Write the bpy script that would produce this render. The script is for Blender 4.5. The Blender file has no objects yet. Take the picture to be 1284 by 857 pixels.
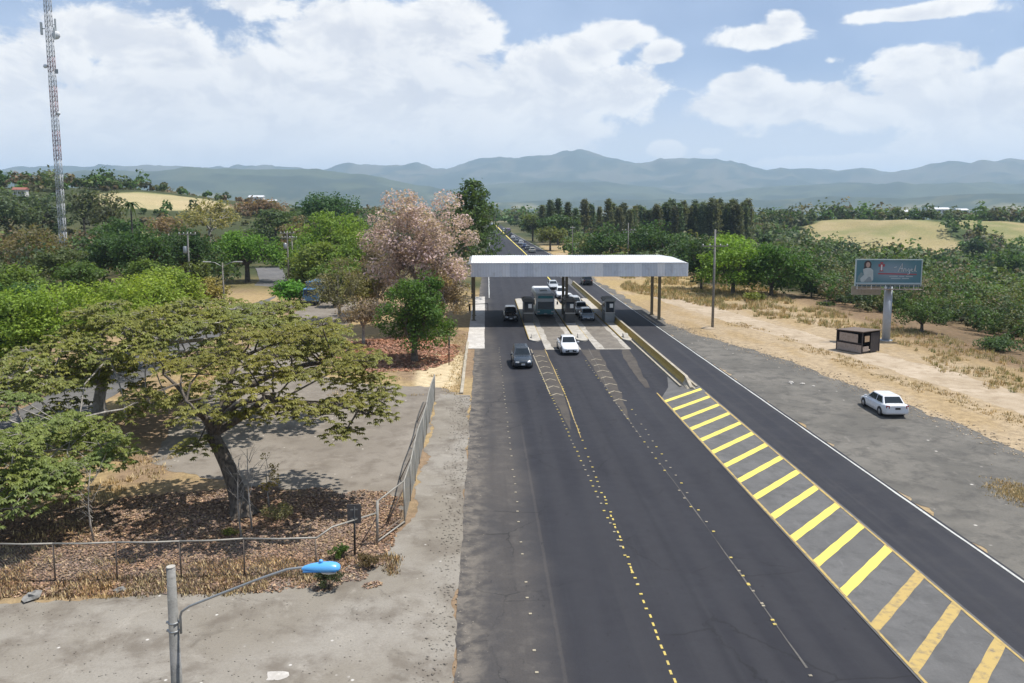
import bpy, bmesh, math, random
import numpy as np
from mathutils import Vector, Matrix

SC = bpy.context.scene
COL = SC.collection
PI = math.pi
R = math.radians

# ------------------------------------------------------------------ camera
CAM_H = 15.0
FPX, CX, CY = 1000.0, 642.0, 375.0          # focal length and principal point in photo pixels
TH = math.atan(118 / 1000.0)                # pitch down
PSI = math.atan(37 / 1007.0)                # yaw right of the road axis
cam = bpy.data.cameras.new('camera')
cam.sensor_width = 36.0
cam.lens = 36.0 * FPX / 1284.0
cam.shift_y = -(428.5 - CY) / 1284.0
cam.clip_start = 0.5
cam.clip_end = 60000
camo = bpy.data.objects.new('camera', cam)
COL.objects.link(camo)
camo.location = (0, 0, CAM_H)
camo.rotation_euler = (PI / 2 - TH, 0, -PSI)
SC.camera = camo

# ------------------------------------------------------------------ world, sun, exposure
SUN_DIR = Vector((0.42, 0.05, 1.0)).normalized()
SUN_EL = math.asin(SUN_DIR.z)
SUN_AZ = math.atan2(SUN_DIR.x, SUN_DIR.y)
sun = bpy.data.lights.new('sun', 'SUN')
sun.energy = 5.0
sun.angle = R(0.55)
sun.color = (1.0, 0.965, 0.90)
suno = bpy.data.objects.new('sun', sun)
COL.objects.link(suno)
suno.rotation_euler = SUN_DIR.to_track_quat('Z', 'Y').to_euler()
SC.view_settings.view_transform = 'Standard'
SC.view_settings.look = 'None'
SC.view_settings.exposure = 0.25
SC.view_settings.gamma = 1.0
SC.view_settings.use_curve_mapping = False
SC.render.engine = 'CYCLES'
cy = SC.cycles
cy.max_bounces = 6
cy.diffuse_bounces = 3
cy.glossy_bounces = 3
cy.transmission_bounces = 4
cy.transparent_max_bounces = 8
cy.volume_bounces = 1
cy.use_denoising = True
cy.caustics_reflective = False
cy.caustics_refractive = False
cy.sample_clamp_indirect = 6.0


class NT:
    """small helper to write node trees"""
    def __init__(s, tree):
        s.t = tree
        s.n = tree.nodes
        s.l = tree.links

    def node(s, kind, **kw):
        n = s.n.new(kind)
        for k, v in kw.items():
            setattr(n, k, v)
        return n

    def put(s, sock, v):
        if v is None:
            return
        if isinstance(v, bpy.types.NodeSocket):
            s.l.new(v, sock)
        else:
            if isinstance(v, (tuple, list)) and len(v) == 3 and len(getattr(sock, 'default_value', (0, 0, 0))) == 4:
                v = (*v, 1)
            sock.default_value = v

    def m(s, op, a, b=None, c=None, clamp=False):
        n = s.node('ShaderNodeMath', operation=op, use_clamp=clamp)
        s.put(n.inputs[0], a)
        s.put(n.inputs[1], b)
        s.put(n.inputs[2], c)
        return n.outputs[0]

    def vm(s, op, a, b=None):
        n = s.node('ShaderNodeVectorMath', operation=op)
        s.put(n.inputs[0], a)
        s.put(n.inputs[1], b)
        return n.outputs[1] if op in ('LENGTH', 'DISTANCE', 'DOT_PRODUCT') else n.outputs[0]

    def mix(s, f, a, b, mode='MIX'):
        n = s.node('ShaderNodeMix', data_type='RGBA', blend_type=mode)
        s.put(n.inputs[0], f)
        s.put(n.inputs[6], a)
        s.put(n.inputs[7], b)
        return n.outputs[2]

    def step(s, v, a, b, lo=0.0, hi=1.0):
        n = s.node('ShaderNodeMapRange', interpolation_type='SMOOTHSTEP')
        s.put(n.inputs[0], v)
        s.put(n.inputs[1], a)
        s.put(n.inputs[2], b)
        s.put(n.inputs[3], lo)
        s.put(n.inputs[4], hi)
        return n.outputs[0]

    def noise(s, vec, scale, detail=4.0, rough=0.55, dist=0.0):
        n = s.node('ShaderNodeTexNoise')
        s.put(n.inputs['Vector'], vec)
        n.inputs['Scale'].default_value = scale
        n.inputs['Detail'].default_value = detail
        n.inputs['Roughness'].default_value = rough
        n.inputs['Distortion'].default_value = dist
        return n.outputs[0]

    def xyz(s, v):
        n = s.node('ShaderNodeSeparateXYZ')
        s.put(n.inputs[0], v)
        return n.outputs

    def cxyz(s, a, b, c):
        n = s.node('ShaderNodeCombineXYZ')
        s.put(n.inputs[0], a)
        s.put(n.inputs[1], b)
        s.put(n.inputs[2], c)
        return n.outputs[0]


def px_dir(px):
    """azimuth and elevation (rad) of a photo pixel on the sky"""
    v = (math.sin(PSI) * math.cos(TH), math.cos(PSI) * math.cos(TH), -math.sin(TH))
    F = Vector(v)
    Rt = Vector((math.cos(PSI), -math.sin(PSI), 0))
    U = Rt.cross(F)
    d = (F * FPX + Rt * (px[0] - CX) + U * (CY - px[1])).normalized()
    return d


world = bpy.data.worlds.new('World')
SC.world = world
world.use_nodes = True
wt = NT(world.node_tree)
wt.n.clear()
tc = wt.node('ShaderNodeTexCoord')
D = tc.outputs['Generated']
dx, dy, dz = wt.xyz(D)[:3]
sky = wt.node('ShaderNodeTexSky', sky_type='NISHITA')
sky.sun_disc = False
sky.sun_elevation = SUN_EL
sky.sun_rotation = SUN_AZ
sky.altitude = 900
sky.air_density = 1.0
sky.dust_density = 0.6
sky.ozone_density = 1.5
az = wt.m('ARCTAN2', dx, dy)
el = wt.m('ARCSINE', dz)
P = wt.cxyz(wt.m('MULTIPLY', az, 1.0), wt.m('MULTIPLY', el, 1.55), wt.m('MULTIPLY', dz, 0.3))
nA = wt.noise(P, 11.0, 8.0, 0.6, 0.35)        # cloud edges
nB = wt.noise(P, 30.0, 7.0, 0.65, 0.3)
nC = wt.noise(P, 3.2, 4.0, 0.5, 0.0)          # cover
P2 = wt.vm('ADD', P, (0.012, 0.030, 0.0))
nS = wt.noise(P2, 11.0, 5.0, 0.6, 0.35)       # shading, sampled a little higher
# named cloud banks: (px, py, half width px, half height px, weight)
BANKS = [
    (958, 46, 52, 14, 1.0), (985, 28, 28, 14, .95), (1140, 18, 70, 9, 1.0), (1195, 7, 36, 9, .9), (1150, 82, 56, 26, 1.05), (1130, 108, 60, 26, .9),
    (830, 66, 24, 13, .95), (775, 44, 38, 18, 1.05), (735, 66, 40, 24, 1.0), (1045, 76, 22, 8, .5), (1284, 82, 26, 18, .9),
    (680, 110, 70, 52, 1.15), (770, 118, 80, 30, 1.0), (935, 108, 44, 20, 1.05), (980, 132, 130, 25, 1.1), (1090, 140, 80, 30, 1.0), (1230, 130, 110, 36, 1.1), (1284, 150, 90, 40, 1.0),
    (840, 188, 26, 12, .95), (888, 190, 16, 6, .8), (690, 165, 80, 36, 1.0), (1080, 204, 130, 12, 1.0), (1000, 160, 110, 18, .6), (1200, 185, 120, 26, .8),
    (470, 58, 120, 50, 1.15), (560, 40, 70, 46, 1.1), (330, 8, 60, 20, .8), (135, 50, 60, 30, 1.0), (215, 70, 60, 30, 1.05), (100, 28, 30, 16, .7),
    (330, 130, 260, 66, 1.1), (100, 150, 160, 56, .95), (560, 130, 120, 66, 1.1), (-150, 120, 120, 70, 1.0), (280, 196, 340, 34, 1.0), (620, 190, 120, 24, .9),
    (1450, 130, 110, 60, 1.0), (40, 100, 130, 60, .75), (250, 40, 80, 30, .5),
]
cov = None
warp = wt.m('MULTIPLY', wt.m('SUBTRACT', nA, 0.5), 1.25)
warp2 = wt.m('MULTIPLY', wt.m('SUBTRACT', nB, 0.5), 0.5)
for (bx, by, hw, hh, w) in BANKS:
    d = px_dir((bx, by))
    a0, e0 = math.atan2(d.x, d.y), math.asin(d.z)
    u = wt.m('MULTIPLY', wt.m('SUBTRACT', az, a0), 1000.0 / hw)
    v = wt.m('MULTIPLY', wt.m('SUBTRACT', el, e0), 1000.0 / hh)
    q = wt.m('ADD', wt.m('MULTIPLY', u, u), wt.m('MULTIPLY', v, v))
    g = wt.m('MULTIPLY', wt.m('EXPONENT', wt.m('MULTIPLY', q, -0.75)), w)
    cov = g if cov is None else wt.m('SMOOTH_MAX', cov, g, 0.15)
# unseen cumulus outside the frame, thinned to lower the ambient light
inside = wt.m('MULTIPLY', wt.step(wt.m('ABSOLUTE', wt.m('SUBTRACT', az, PSI)), 0.62, 0.85, 1.0, 0.0),
              wt.step(el, 0.27, 0.40, 1.0, 0.0))
gen = wt.step(nC, 0.50, 0.74, 0.0, 0.95)
cov = wt.m('ADD', wt.m('MULTIPLY', cov, inside), wt.m('MULTIPLY', gen, wt.m('SUBTRACT', 1.0, inside)))
field = wt.m('ADD', wt.m('ADD', cov, warp), warp2)
alpha = wt.step(field, 0.38, 0.62)
lit = wt.step(wt.m('SUBTRACT', nA, nS), -0.13, 0.10)
thick = wt.step(field, 0.50, 1.35)
lum = wt.m('ADD', wt.m('MULTIPLY', lit, 0.62), wt.m('MULTIPLY', wt.m('SUBTRACT', 1.0, thick), 0.5))
ccol = wt.mix(lum, (8.8, 9.2, 10.2), (13.4, 13.3, 13.1))
skyc = wt.mix(1.0, sky.outputs[0], (0.92, 1.0, 1.18), 'MULTIPLY')
# thin high veil that whitens the blue
veil = wt.m('MULTIPLY', wt.step(wt.noise(P, 4.0, 3.0, 0.5), 0.25, 0.8), 0.5)
skyv = wt.mix(wt.m('ADD', veil, 0.32), skyc, (7.2, 8.9, 11.8))
col = wt.mix(alpha, skyv, ccol)
# whitish band low over the mountains
low = wt.step(el, 0.03, 0.17, 0.75, 0.0)
col = wt.mix(low, col, (11.8, 12.0, 12.4))
bg = wt.node('ShaderNodeBackground')
wt.put(bg.inputs[0], col)
bg.inputs[1].default_value = 0.066
wo = wt.node('ShaderNodeOutputWorld')
wt.l.new(bg.outputs[0], wo.inputs[0])

# ------------------------------------------------------------------ projection helpers (photo pixel -> place)
_F = Vector((math.sin(PSI) * math.cos(TH), math.cos(PSI) * math.cos(TH), -math.sin(TH)))
_R = Vector((math.cos(PSI), -math.sin(PSI), 0))
_U = _R.cross(_F)


def ray(px, py):
    return _F * FPX + _R * (px - CX) + _U * (CY - py)


def G(px, py, z=0.0):
    r = ray(px, py)
    t = (z - CAM_H) / r.z
    return Vector((r.x * t, r.y * t, z))


def A(px, py, dist):
    r = ray(px, py)
    t = dist / r.y
    return Vector((r.x * t, dist, CAM_H + r.z * t))


# ------------------------------------------------------------------ numpy noise
def _hash(ix, iy, seed):
    h = (ix.astype(np.int64) * 374761393 + iy.astype(np.int64) * 668265263 + seed * 1442695041) & 0xffffffff
    h = ((h ^ (h >> 13)) * 1274126177) & 0xffffffff
    h = h ^ (h >> 16)
    return (h & 0xffff) / 65535.0


def vnoise(x, y, seed=0):
    ix, iy = np.floor(x), np.floor(y)
    fx, fy = x - ix, y - iy
    fx = fx * fx * fx * (fx * (fx * 6 - 15) + 10)
    fy = fy * fy * fy * (fy * (fy * 6 - 15) + 10)
    a = _hash(ix, iy, seed)
    b = _hash(ix + 1, iy, seed)
    c = _hash(ix, iy + 1, seed)
    d = _hash(ix + 1, iy + 1, seed)
    return (a + (b - a) * fx) * (1 - fy) + (c + (d - c) * fx) * fy


def fbm(x, y, octv=4, seed=0, gain=0.5):
    t, amp, s = 0, 1, 0
    for k in range(octv):
        t = t + amp * vnoise(x * 2 ** k + 17.3 * k, y * 2 ** k - 9.1 * k, seed + k)
        s += amp
        amp *= gain
    return t / s


def sst(a, b, x):
    t = np.clip((x - a) / (b - a), 0, 1)
    return t * t * (3 - 2 * t)


# ------------------------------------------------------------------ mesh helpers
def mesh_np(name, verts, faces, mat=None, smooth=False, tint=None):
    """verts (N,3); faces (M,k) same k"""
    me = bpy.data.meshes.new(name)
    verts = np.asarray(verts, dtype=np.float32)
    faces = np.asarray(faces, dtype=np.int32)
    k = faces.shape[1]
    me.vertices.add(len(verts))
    me.vertices.foreach_set('co', verts.ravel())
    me.loops.add(faces.size)
    me.loops.foreach_set('vertex_index', faces.ravel())
    me.polygons.add(len(faces))
    me.polygons.foreach_set('loop_start', np.arange(0, faces.size, k, dtype=np.int32))
    me.polygons.foreach_set('loop_total', np.full(len(faces), k, dtype=np.int32))
    if smooth:
        me.polygons.foreach_set('use_smooth', np.ones(len(faces), dtype=bool))
    if tint is not None:
        at = me.color_attributes.new('tint', 'FLOAT_COLOR', 'POINT')
        c = np.ones((len(verts), 4), dtype=np.float32)
        c[:, :3] = tint
        at.data.foreach_set('color', c.ravel())
    me.update(calc_edges=True)
    if mat:
        me.materials.append(mat)
    return me


def link(name, me, parent=None, loc=None):
    o = bpy.data.objects.new(name, me)
    COL.objects.link(o)
    if parent is not None:
        o.parent = parent
    if loc is not None:
        o.location = loc
    return o


def tag(o, label=None, cat=None, group=None, kind=None):
    if label:
        o['label'] = label
    if cat:
        o['category'] = cat
    if group:
        o['group'] = group
    if kind:
        o['kind'] = kind
    return o


def thing(name, label, cat, loc=(0, 0, 0), rz=0.0, group=None):
    o = bpy.data.objects.new(name, None)
    COL.objects.link(o)
    o.location = loc
    o.rotation_euler = (0, 0, rz)
    o.empty_display_size = 0.3
    return tag(o, label, cat, group)


class MB:
    """collects boxes, prisms, tubes, lathes and links them as one mesh object"""
    def __init__(s):
        s.v, s.f, s.sm = [], [], []

    def add(s, vs, fs, smooth=False):
        b = len(s.v)
        s.v += [tuple(p) for p in vs]
        s.f += [tuple(i + b for i in f) for f in fs]
        s.sm += [smooth] * len(fs)
        return s

    def box(s, c, d, rz=0.0, ry=0.0, rx=0.0):
        M = Matrix.Translation(c) @ Matrix.Rotation(rz, 4, 'Z') @ Matrix.Rotation(ry, 4, 'Y') @ Matrix.Rotation(rx, 4, 'X')
        x, y, z = d[0] / 2, d[1] / 2, d[2] / 2
        vs = [M @ Vector((sx * x, sy * y, sz * z)) for sx in (-1, 1) for sy in (-1, 1) for sz in (-1, 1)]
        fs = [(0, 1, 3, 2), (4, 6, 7, 5), (0, 4, 5, 1), (2, 3, 7, 6), (0, 2, 6, 4), (1, 5, 7, 3)]
        return s.add(vs, fs)

    def quad(s, a, b, c, d):
        return s.add([a, b, c, d], [(0, 1, 2, 3)])

    def tube(s, pts, rad, n=6, cap=True, smooth=True):
        pts = [Vector(p) for p in pts]
        if not isinstance(rad, (list, tuple)):
            rad = [rad] * len(pts)
        vs, fs = [], []
        prev = None
        for i, p in enumerate(pts):
            t = (pts[min(i + 1, len(pts) - 1)] - pts[max(i - 1, 0)])
            t = t.normalized() if t.length > 1e-9 else Vector((0, 0, 1))
            if prev is None:
                ref = Vector((0, 0, 1)) if abs(t.z) < 0.9 else Vector((1, 0, 0))
                u = t.cross(ref).normalized()
            else:
                u = (prev - t * prev.dot(t))
                u = u.normalized() if u.length > 1e-6 else t.orthogonal().normalized()
            prev = u
            w = t.cross(u)
            for k in range(n):
                a = 2 * PI * k / n
                vs.append(p + (u * math.cos(a) + w * math.sin(a)) * rad[i])
        for i in range(len(pts) - 1):
            for k in range(n):
                k2 = (k + 1) % n
                fs.append((i * n + k, i * n + k2, (i + 1) * n + k2, (i + 1) * n + k))
        s.add(vs, fs, smooth)
        if cap:
            s.add(vs[:n], [tuple(range(n))[::-1]])
            s.add(vs[-n:], [tuple(range(n))])
        return s

    def prism(s, poly, a, b, axis='x'):
        """extrude a 2D polygon between a and b along an axis"""
        def P3(u, v, w):
            return {'x': (w, u, v), 'y': (u, w, v), 'z': (u, v, w)}[axis]
        n = len(poly)
        vs = [P3(u, v, a) for u, v in poly] + [P3(u, v, b) for u, v in poly]
        fs = [tuple(range(n))[::-1], tuple(range(n, 2 * n))]
        fs += [(i, (i + 1) % n, n + (i + 1) % n, n + i) for i in range(n)]
        return s.add(vs, fs)

    def lathe(s, prof, c=(0, 0, 0), n=12, axis='z', smooth=True):
        vs, fs = [], []
        for (r, h) in prof:
            for k in range(n):
                a = 2 * PI * k / n
                p = (r * math.cos(a), r * math.sin(a), h)
                if axis == 'x':
                    p = (h, p[0], p[1])
                elif axis == 'y':
                    p = (p[0], h, p[1])
                vs.append((p[0] + c[0], p[1] + c[1], p[2] + c[2]))
        for i in range(len(prof) - 1):
            for k in range(n):
                k2 = (k + 1) % n
                fs.append((i * n + k, i * n + k2, (i + 1) * n + k2, (i + 1) * n + k))
        s.add(vs, fs, smooth)
        s.add(vs[:n], [tuple(range(n))[::-1]])
        s.add(vs[-n:], [tuple(range(n))])
        return s

    def mesh(s, name, mat):
        me = bpy.data.meshes.new(name)
        me.from_pydata(s.v, [], s.f)
        me.polygons.foreach_set('use_smooth', s.sm)
        bm = bmesh.new()
        bm.from_mesh(me)
        bmesh.ops.remove_doubles(bm, verts=bm.verts, dist=1e-5)
        bmesh.ops.recalc_face_normals(bm, faces=bm.faces)
        bm.to_mesh(me)
        bm.free()
        if mat:
            me.materials.append(mat)
        return me

    def build(s, name, mat, parent=None, loc=None, bevel=0.0):
        o = link(name, s.mesh(name, mat), parent, loc)
        if bevel:
            b = o.modifiers.new('bevel', 'BEVEL')
            b.width = bevel
            b.segments = 2
            b.limit_method = 'ANGLE'
        return o


# ------------------------------------------------------------------ materials
def new_mat(name):
    m = bpy.data.materials.new(name)
    m.use_nodes = True
    t = NT(m.node_tree)
    b = t.n['Principled BSDF']
    return m, t, b


def paint(name, col, rough=0.5, metal=0.0, coat=0.0, dirt=0.25, scale=3.0, spec=0.5, dirtcol=(0.16, 0.13, 0.10)):
    """painted or plain surface with some wear"""
    m, t, b = new_mat(name)
    g = t.node('ShaderNodeNewGeometry')
    n = t.noise(g.outputs['Position'], scale, 5.0, 0.6)
    n2 = t.noise(g.outputs['Position'], scale * 9, 3.0, 0.6)
    f = t.m('MULTIPLY', t.step(n, 0.45, 0.80), dirt)
    c = t.mix(f, col, dirtcol)
    c = t.mix(t.m('MULTIPLY', n2, 0.18 * min(1, dirt * 3)), c, tuple(x * 0.6 for x in col))
    t.put(b.inputs['Base Color'], c)
    t.put(b.inputs['Roughness'], t.m('ADD', rough, t.m('MULTIPLY', t.m('SUBTRACT', n, 0.5), 0.25), clamp=True))
    b.inputs['Metallic'].default_value = metal
    b.inputs['Specular IOR Level'].default_value = spec
    if coat:
        b.inputs['Coat Weight'].default_value = coat
        b.inputs['Coat Roughness'].default_value = 0.06
    return m


def glass_dark(name, col=(0.012, 0.016, 0.02)):
    m, t, b = new_mat(name)
    g = t.node('ShaderNodeNewGeometry')
    n = t.noise(g.outputs['Position'], 2.5, 3.0)
    t.put(b.inputs['Base Color'], t.mix(n, col, tuple(x * 2.4 for x in col)))
    b.inputs['Roughness'].default_value = 0.09
    b.inputs['Specular IOR Level'].default_value = 0.35
    return m


def emit_free(name, col):
    return paint(name, col, 0.3, dirt=0.05)


def ground_mat(name, cols, scales=(0.12, 1.1, 9.0), rough=0.9, bump=0.03, streak=None, spots=None):
    """cols = three tones mixed by large, middle and fine noise; streak = (colour, strength) along Y"""
    m, t, b = new_mat(name)
    g = t.node('ShaderNodeNewGeometry')
    p = g.outputs['Position']
    n1 = t.noise(p, scales[0], 5.0, 0.6, 0.4)
    n2 = t.noise(p, scales[1], 6.0, 0.65, 0.2)
    n3 = t.noise(p, scales[2], 3.0, 0.7)
    c = t.mix(t.step(n1, 0.38, 0.62), cols[0], cols[1])
    c = t.mix(t.m('MULTIPLY', t.step(n2, 0.44, 0.68), 0.85), c, cols[2])
    n4 = t.noise(p, scales[0] * 3.1, 6.0, 0.7, 1.2)
    c = t.mix(t.m('MULTIPLY', t.step(n4, 0.55, 0.72), 0.6), c, tuple(x * 1.28 for x in cols[1]))
    c = t.mix(t.m('MULTIPLY', t.step(n4, 0.43, 0.30), 0.55), c, tuple(x * 0.72 for x in cols[2]))
    c = t.mix(t.m('MULTIPLY', t.step(n3, 0.35, 0.75), 0.30), c, tuple(x * 0.62 for x in cols[0]))
    if streak:
        x = t.xyz(p)
        ps = t.cxyz(t.m('MULTIPLY', x[0], 1.1), t.m('MULTIPLY', x[1], 0.02), 0.0)
        ns = t.noise(ps, 1.0, 4.0, 0.6, 0.1)
        c = t.mix(t.m('MULTIPLY', t.step(ns, 0.42, 0.72), streak[1]), c, streak[0])
    if spots:
        v = t.node('ShaderNodeTexVoronoi')
        t.put(v.inputs['Vector'], p)
        v.inputs['Scale'].default_value = spots[1]
        sp = t.step(v.outputs['Distance'], 0.05, 0.13, 1.0, 0.0)
        nn = t.noise(p, spots[1] * 0.5, 2.0)
        c = t.mix(t.m('MULTIPLY', sp, t.step(nn, 0.5, 0.62)), c, spots[0])
    t.put(b.inputs['Base Color'], c)
    b.inputs['Roughness'].default_value = rough
    b.inputs['Specular IOR Level'].default_value = 0.25
    if bump:
        bn = t.node('ShaderNodeBump')
        bn.inputs['Strength'].default_value = 0.5
        bn.inputs['Distance'].default_value = bump
        t.put(bn.inputs['Height'], t.m('ADD', n3, n2))
        t.l.new(bn.outputs[0], b.inputs['Normal'])
    return m


def leaf_mat(name, attr=False, trans=0.42, hue=(1.25, 1.05, 0.55), rough=0.55):
    """foliage: colour from the object's own colour (or a tint attribute), varied leaf by leaf"""
    m, t, b = new_mat(name)
    g = t.node('ShaderNodeNewGeometry')
    rnd = g.outputs['Random Per Island']
    if attr:
        a = t.node('ShaderNodeAttribute', attribute_name='tint')
        base = a.outputs['Color']
    else:
        a = t.node('ShaderNodeObjectInfo')
        base = a.outputs['Color']
    warm = t.mix(1.0, base, hue, 'MULTIPLY')
    n = t.noise(g.outputs['Position'], 0.35, 3.0)
    c = t.mix(t.m('MULTIPLY', t.step(n, 0.35, 0.7), 0.55), base, warm)
    val = t.m('ADD', 0.85, t.m('MULTIPLY', rnd, 1.1))
    c = t.mix(1.0, c, t.cxyz(val, val, val), 'MULTIPLY')
    t.put(b.inputs['Base Color'], c)
    b.inputs['Roughness'].default_value = rough
    b.inputs['Specular IOR Level'].default_value = 0.25
    tr = t.node('ShaderNodeBsdfTranslucent')
    t.put(tr.inputs[0], t.mix(1.0, c, (1.15, 1.2, 0.6), 'MULTIPLY'))
    mx = t.node('ShaderNodeMixShader')
    mx.inputs[0].default_value = trans
    t.l.new(b.outputs[0], mx.inputs[1])
    t.l.new(tr.outputs[0], mx.inputs[2])
    t.l.new(mx.outputs[0], t.n['Material Output'].inputs[0])
    return m


def bark_mat(name, a, b_, scale=6.0):
    m, t, b = new_mat(name)
    g = t.node('ShaderNodeNewGeometry')
    x = t.xyz(g.outputs['Position'])
    p = t.cxyz(x[0], x[1], t.m('MULTIPLY', x[2], 0.3))
    n = t.noise(p, scale, 5.0, 0.65, 0.3)
    n2 = t.noise(g.outputs['Position'], scale * 0.3, 4.0, 0.6)
    c = t.mix(t.step(n, 0.35, 0.65), a, b_)
    c = t.mix(t.m('MULTIPLY', t.step(n2, 0.5, 0.7), 0.6), c, tuple(q * 1.5 for q in b_))
    t.put(b.inputs['Base Color'], c)
    b.inputs['Roughness'].default_value = 0.9
    bn = t.node('ShaderNodeBump')
    bn.inputs['Distance'].default_value = 0.04
    t.put(bn.inputs['Height'], n)
    t.l.new(bn.outputs[0], b.inputs['Normal'])
    return m


M = {}
M['leaf'] = leaf_mat('foliage')
M['leaf_attr'] = leaf_mat('mixed_foliage', attr=True, trans=0.35)
M['blossom'] = leaf_mat('blossom', trans=0.35, hue=(0.78, 0.86, 0.68))
M['dryleaf'] = leaf_mat('dry_leaf', attr=True, trans=0.1, hue=(1.2, 0.95, 0.7), rough=0.8)
M['bark'] = bark_mat('bark', (0.05, 0.04, 0.032), (0.14, 0.115, 0.09))
M['bark_pale'] = bark_mat('pale_bark', (0.17, 0.15, 0.125), (0.36, 0.33, 0.29))
M['asphalt'] = None
M['white_metal'] = paint('white_sheet_metal', (0.72, 0.73, 0.74), 0.42, dirt=0.18, scale=1.2)
M['fascia'] = paint('ribbed_fascia_metal', (0.66, 0.69, 0.73), 0.38, metal=0.0, dirt=0.22, scale=1.6)
M['steel'] = paint('galvanised_steel', (0.36, 0.37, 0.37), 0.45, metal=0.6, dirt=0.3)
M['pipe'] = paint('weathered_pipe', (0.34, 0.32, 0.28), 0.6, metal=0.2, dirt=0.5, scale=4)
M['rustpipe'] = paint('dull_brown_pipe', (0.17, 0.13, 0.10), 0.7, dirt=0.6, scale=4)
M['column'] = paint('dark_painted_column', (0.15, 0.13, 0.08), 0.6, dirt=0.4)
M['concrete'] = ground_mat('concrete', [(0.40, 0.37, 0.32), (0.48, 0.45, 0.40), (0.33, 0.30, 0.26)], (0.5, 2.2, 18), 0.85, 0.01)
M['kerb'] = ground_mat('kerb_concrete', [(0.36, 0.32, 0.25), (0.44, 0.39, 0.31), (0.28, 0.24, 0.18)], (0.5, 2.2, 18), 0.85, 0.01)
M['yellow_old'] = paint('faded_yellow_paint', (0.42, 0.29, 0.06), 0.7, dirt=0.9, scale=2.2, dirtcol=(0.20, 0.15, 0.09))
M['yellow'] = paint('yellow_road_paint', (0.76, 0.62, 0.11), 0.6, dirt=0.32, scale=6, dirtcol=(0.25, 0.21, 0.12))
M['yellow_worn'] = paint('worn_yellow_road_paint', (0.44, 0.31, 0.10), 0.75, dirt=1.0, scale=3.5, dirtcol=(0.14, 0.12, 0.10))
M['white_line'] = paint('white_road_paint', (0.52, 0.52, 0.49), 0.6, dirt=0.6, scale=3, dirtcol=(0.12, 0.115, 0.11))
M['pale_worn'] = paint('worn_pale_road_paint', (0.36, 0.31, 0.22), 0.75, dirt=1.0, scale=4, dirtcol=(0.09, 0.085, 0.08))
M['glass'] = glass_dark('vehicle_glass')
M['tyre'] = paint('tyre_rubber', (0.018, 0.018, 0.018), 0.85, dirt=0.2)
M['rim'] = paint('wheel_rim', (0.40, 0.40, 0.41), 0.35, metal=0.7, dirt=0.2)
M['black'] = paint('black_trim', (0.02, 0.02, 0.021), 0.55, dirt=0.15)
M['lamp_clear'] = paint('headlamp_lens', (0.72, 0.73, 0.74), 0.12, dirt=0.05, spec=0.8)
M['lamp_red'] = paint('tail_lamp_lens', (0.25, 0.012, 0.012), 0.15, dirt=0.05, spec=0.8)
M['plate'] = paint('licence_plate', (0.62, 0.63, 0.62), 0.5, dirt=0.1)

# ------------------------------------------------------------------ terrain
RIDGE_BACK = [(-300, 226), (-100, 222), (0, 217), (120, 213), (230, 215), (300, 212), (400, 213), (440, 207), (480, 208), (520, 206), (560, 208),
              (600, 200), (640, 195), (680, 198), (720, 194), (760, 200), (800, 204), (850, 205), (900, 207), (930, 212), (960, 219),
              (1000, 218), (1050, 217), (1100, 216), (1150, 213), (1200, 208), (1230, 202), (1284, 203), (1400, 200), (1600, 214)]
RIDGE_LEFT = [(-400, 228), (-100, 219), (0, 216), (120, 213), (200, 214), (300, 214), (400, 217), (480, 226), (560, 240), (620, 256), (700, 262), (1600, 262)]
RIDGE_MID = [(-300, 262), (350, 258), (480, 246), (600, 238), (660, 232), (720, 230), (800, 236), (860, 241), (940, 240), (1000, 236), (1080, 231),
             (1160, 232), (1230, 226), (1284, 224), (1500, 222)]
RIDGE_LOW = [(-300, 262), (400, 260), (560, 256), (700, 250), (800, 251), (880, 247), (960, 252), (1040, 247), (1130, 250), (1284, 243), (1500, 244)]


def ridge_h(prof, az, Rk):
    a = np.clip(az - PSI, -0.95, 0.95)
    pxv = 642 + 1000 * np.tan(a) / math.cos(TH)
    ys = np.interp(pxv, [p[0] for p in prof], [p[1] for p in prof])
    return (257 - ys) * 0.993 * Rk * np.cos(a) / 1000 + 15


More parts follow.
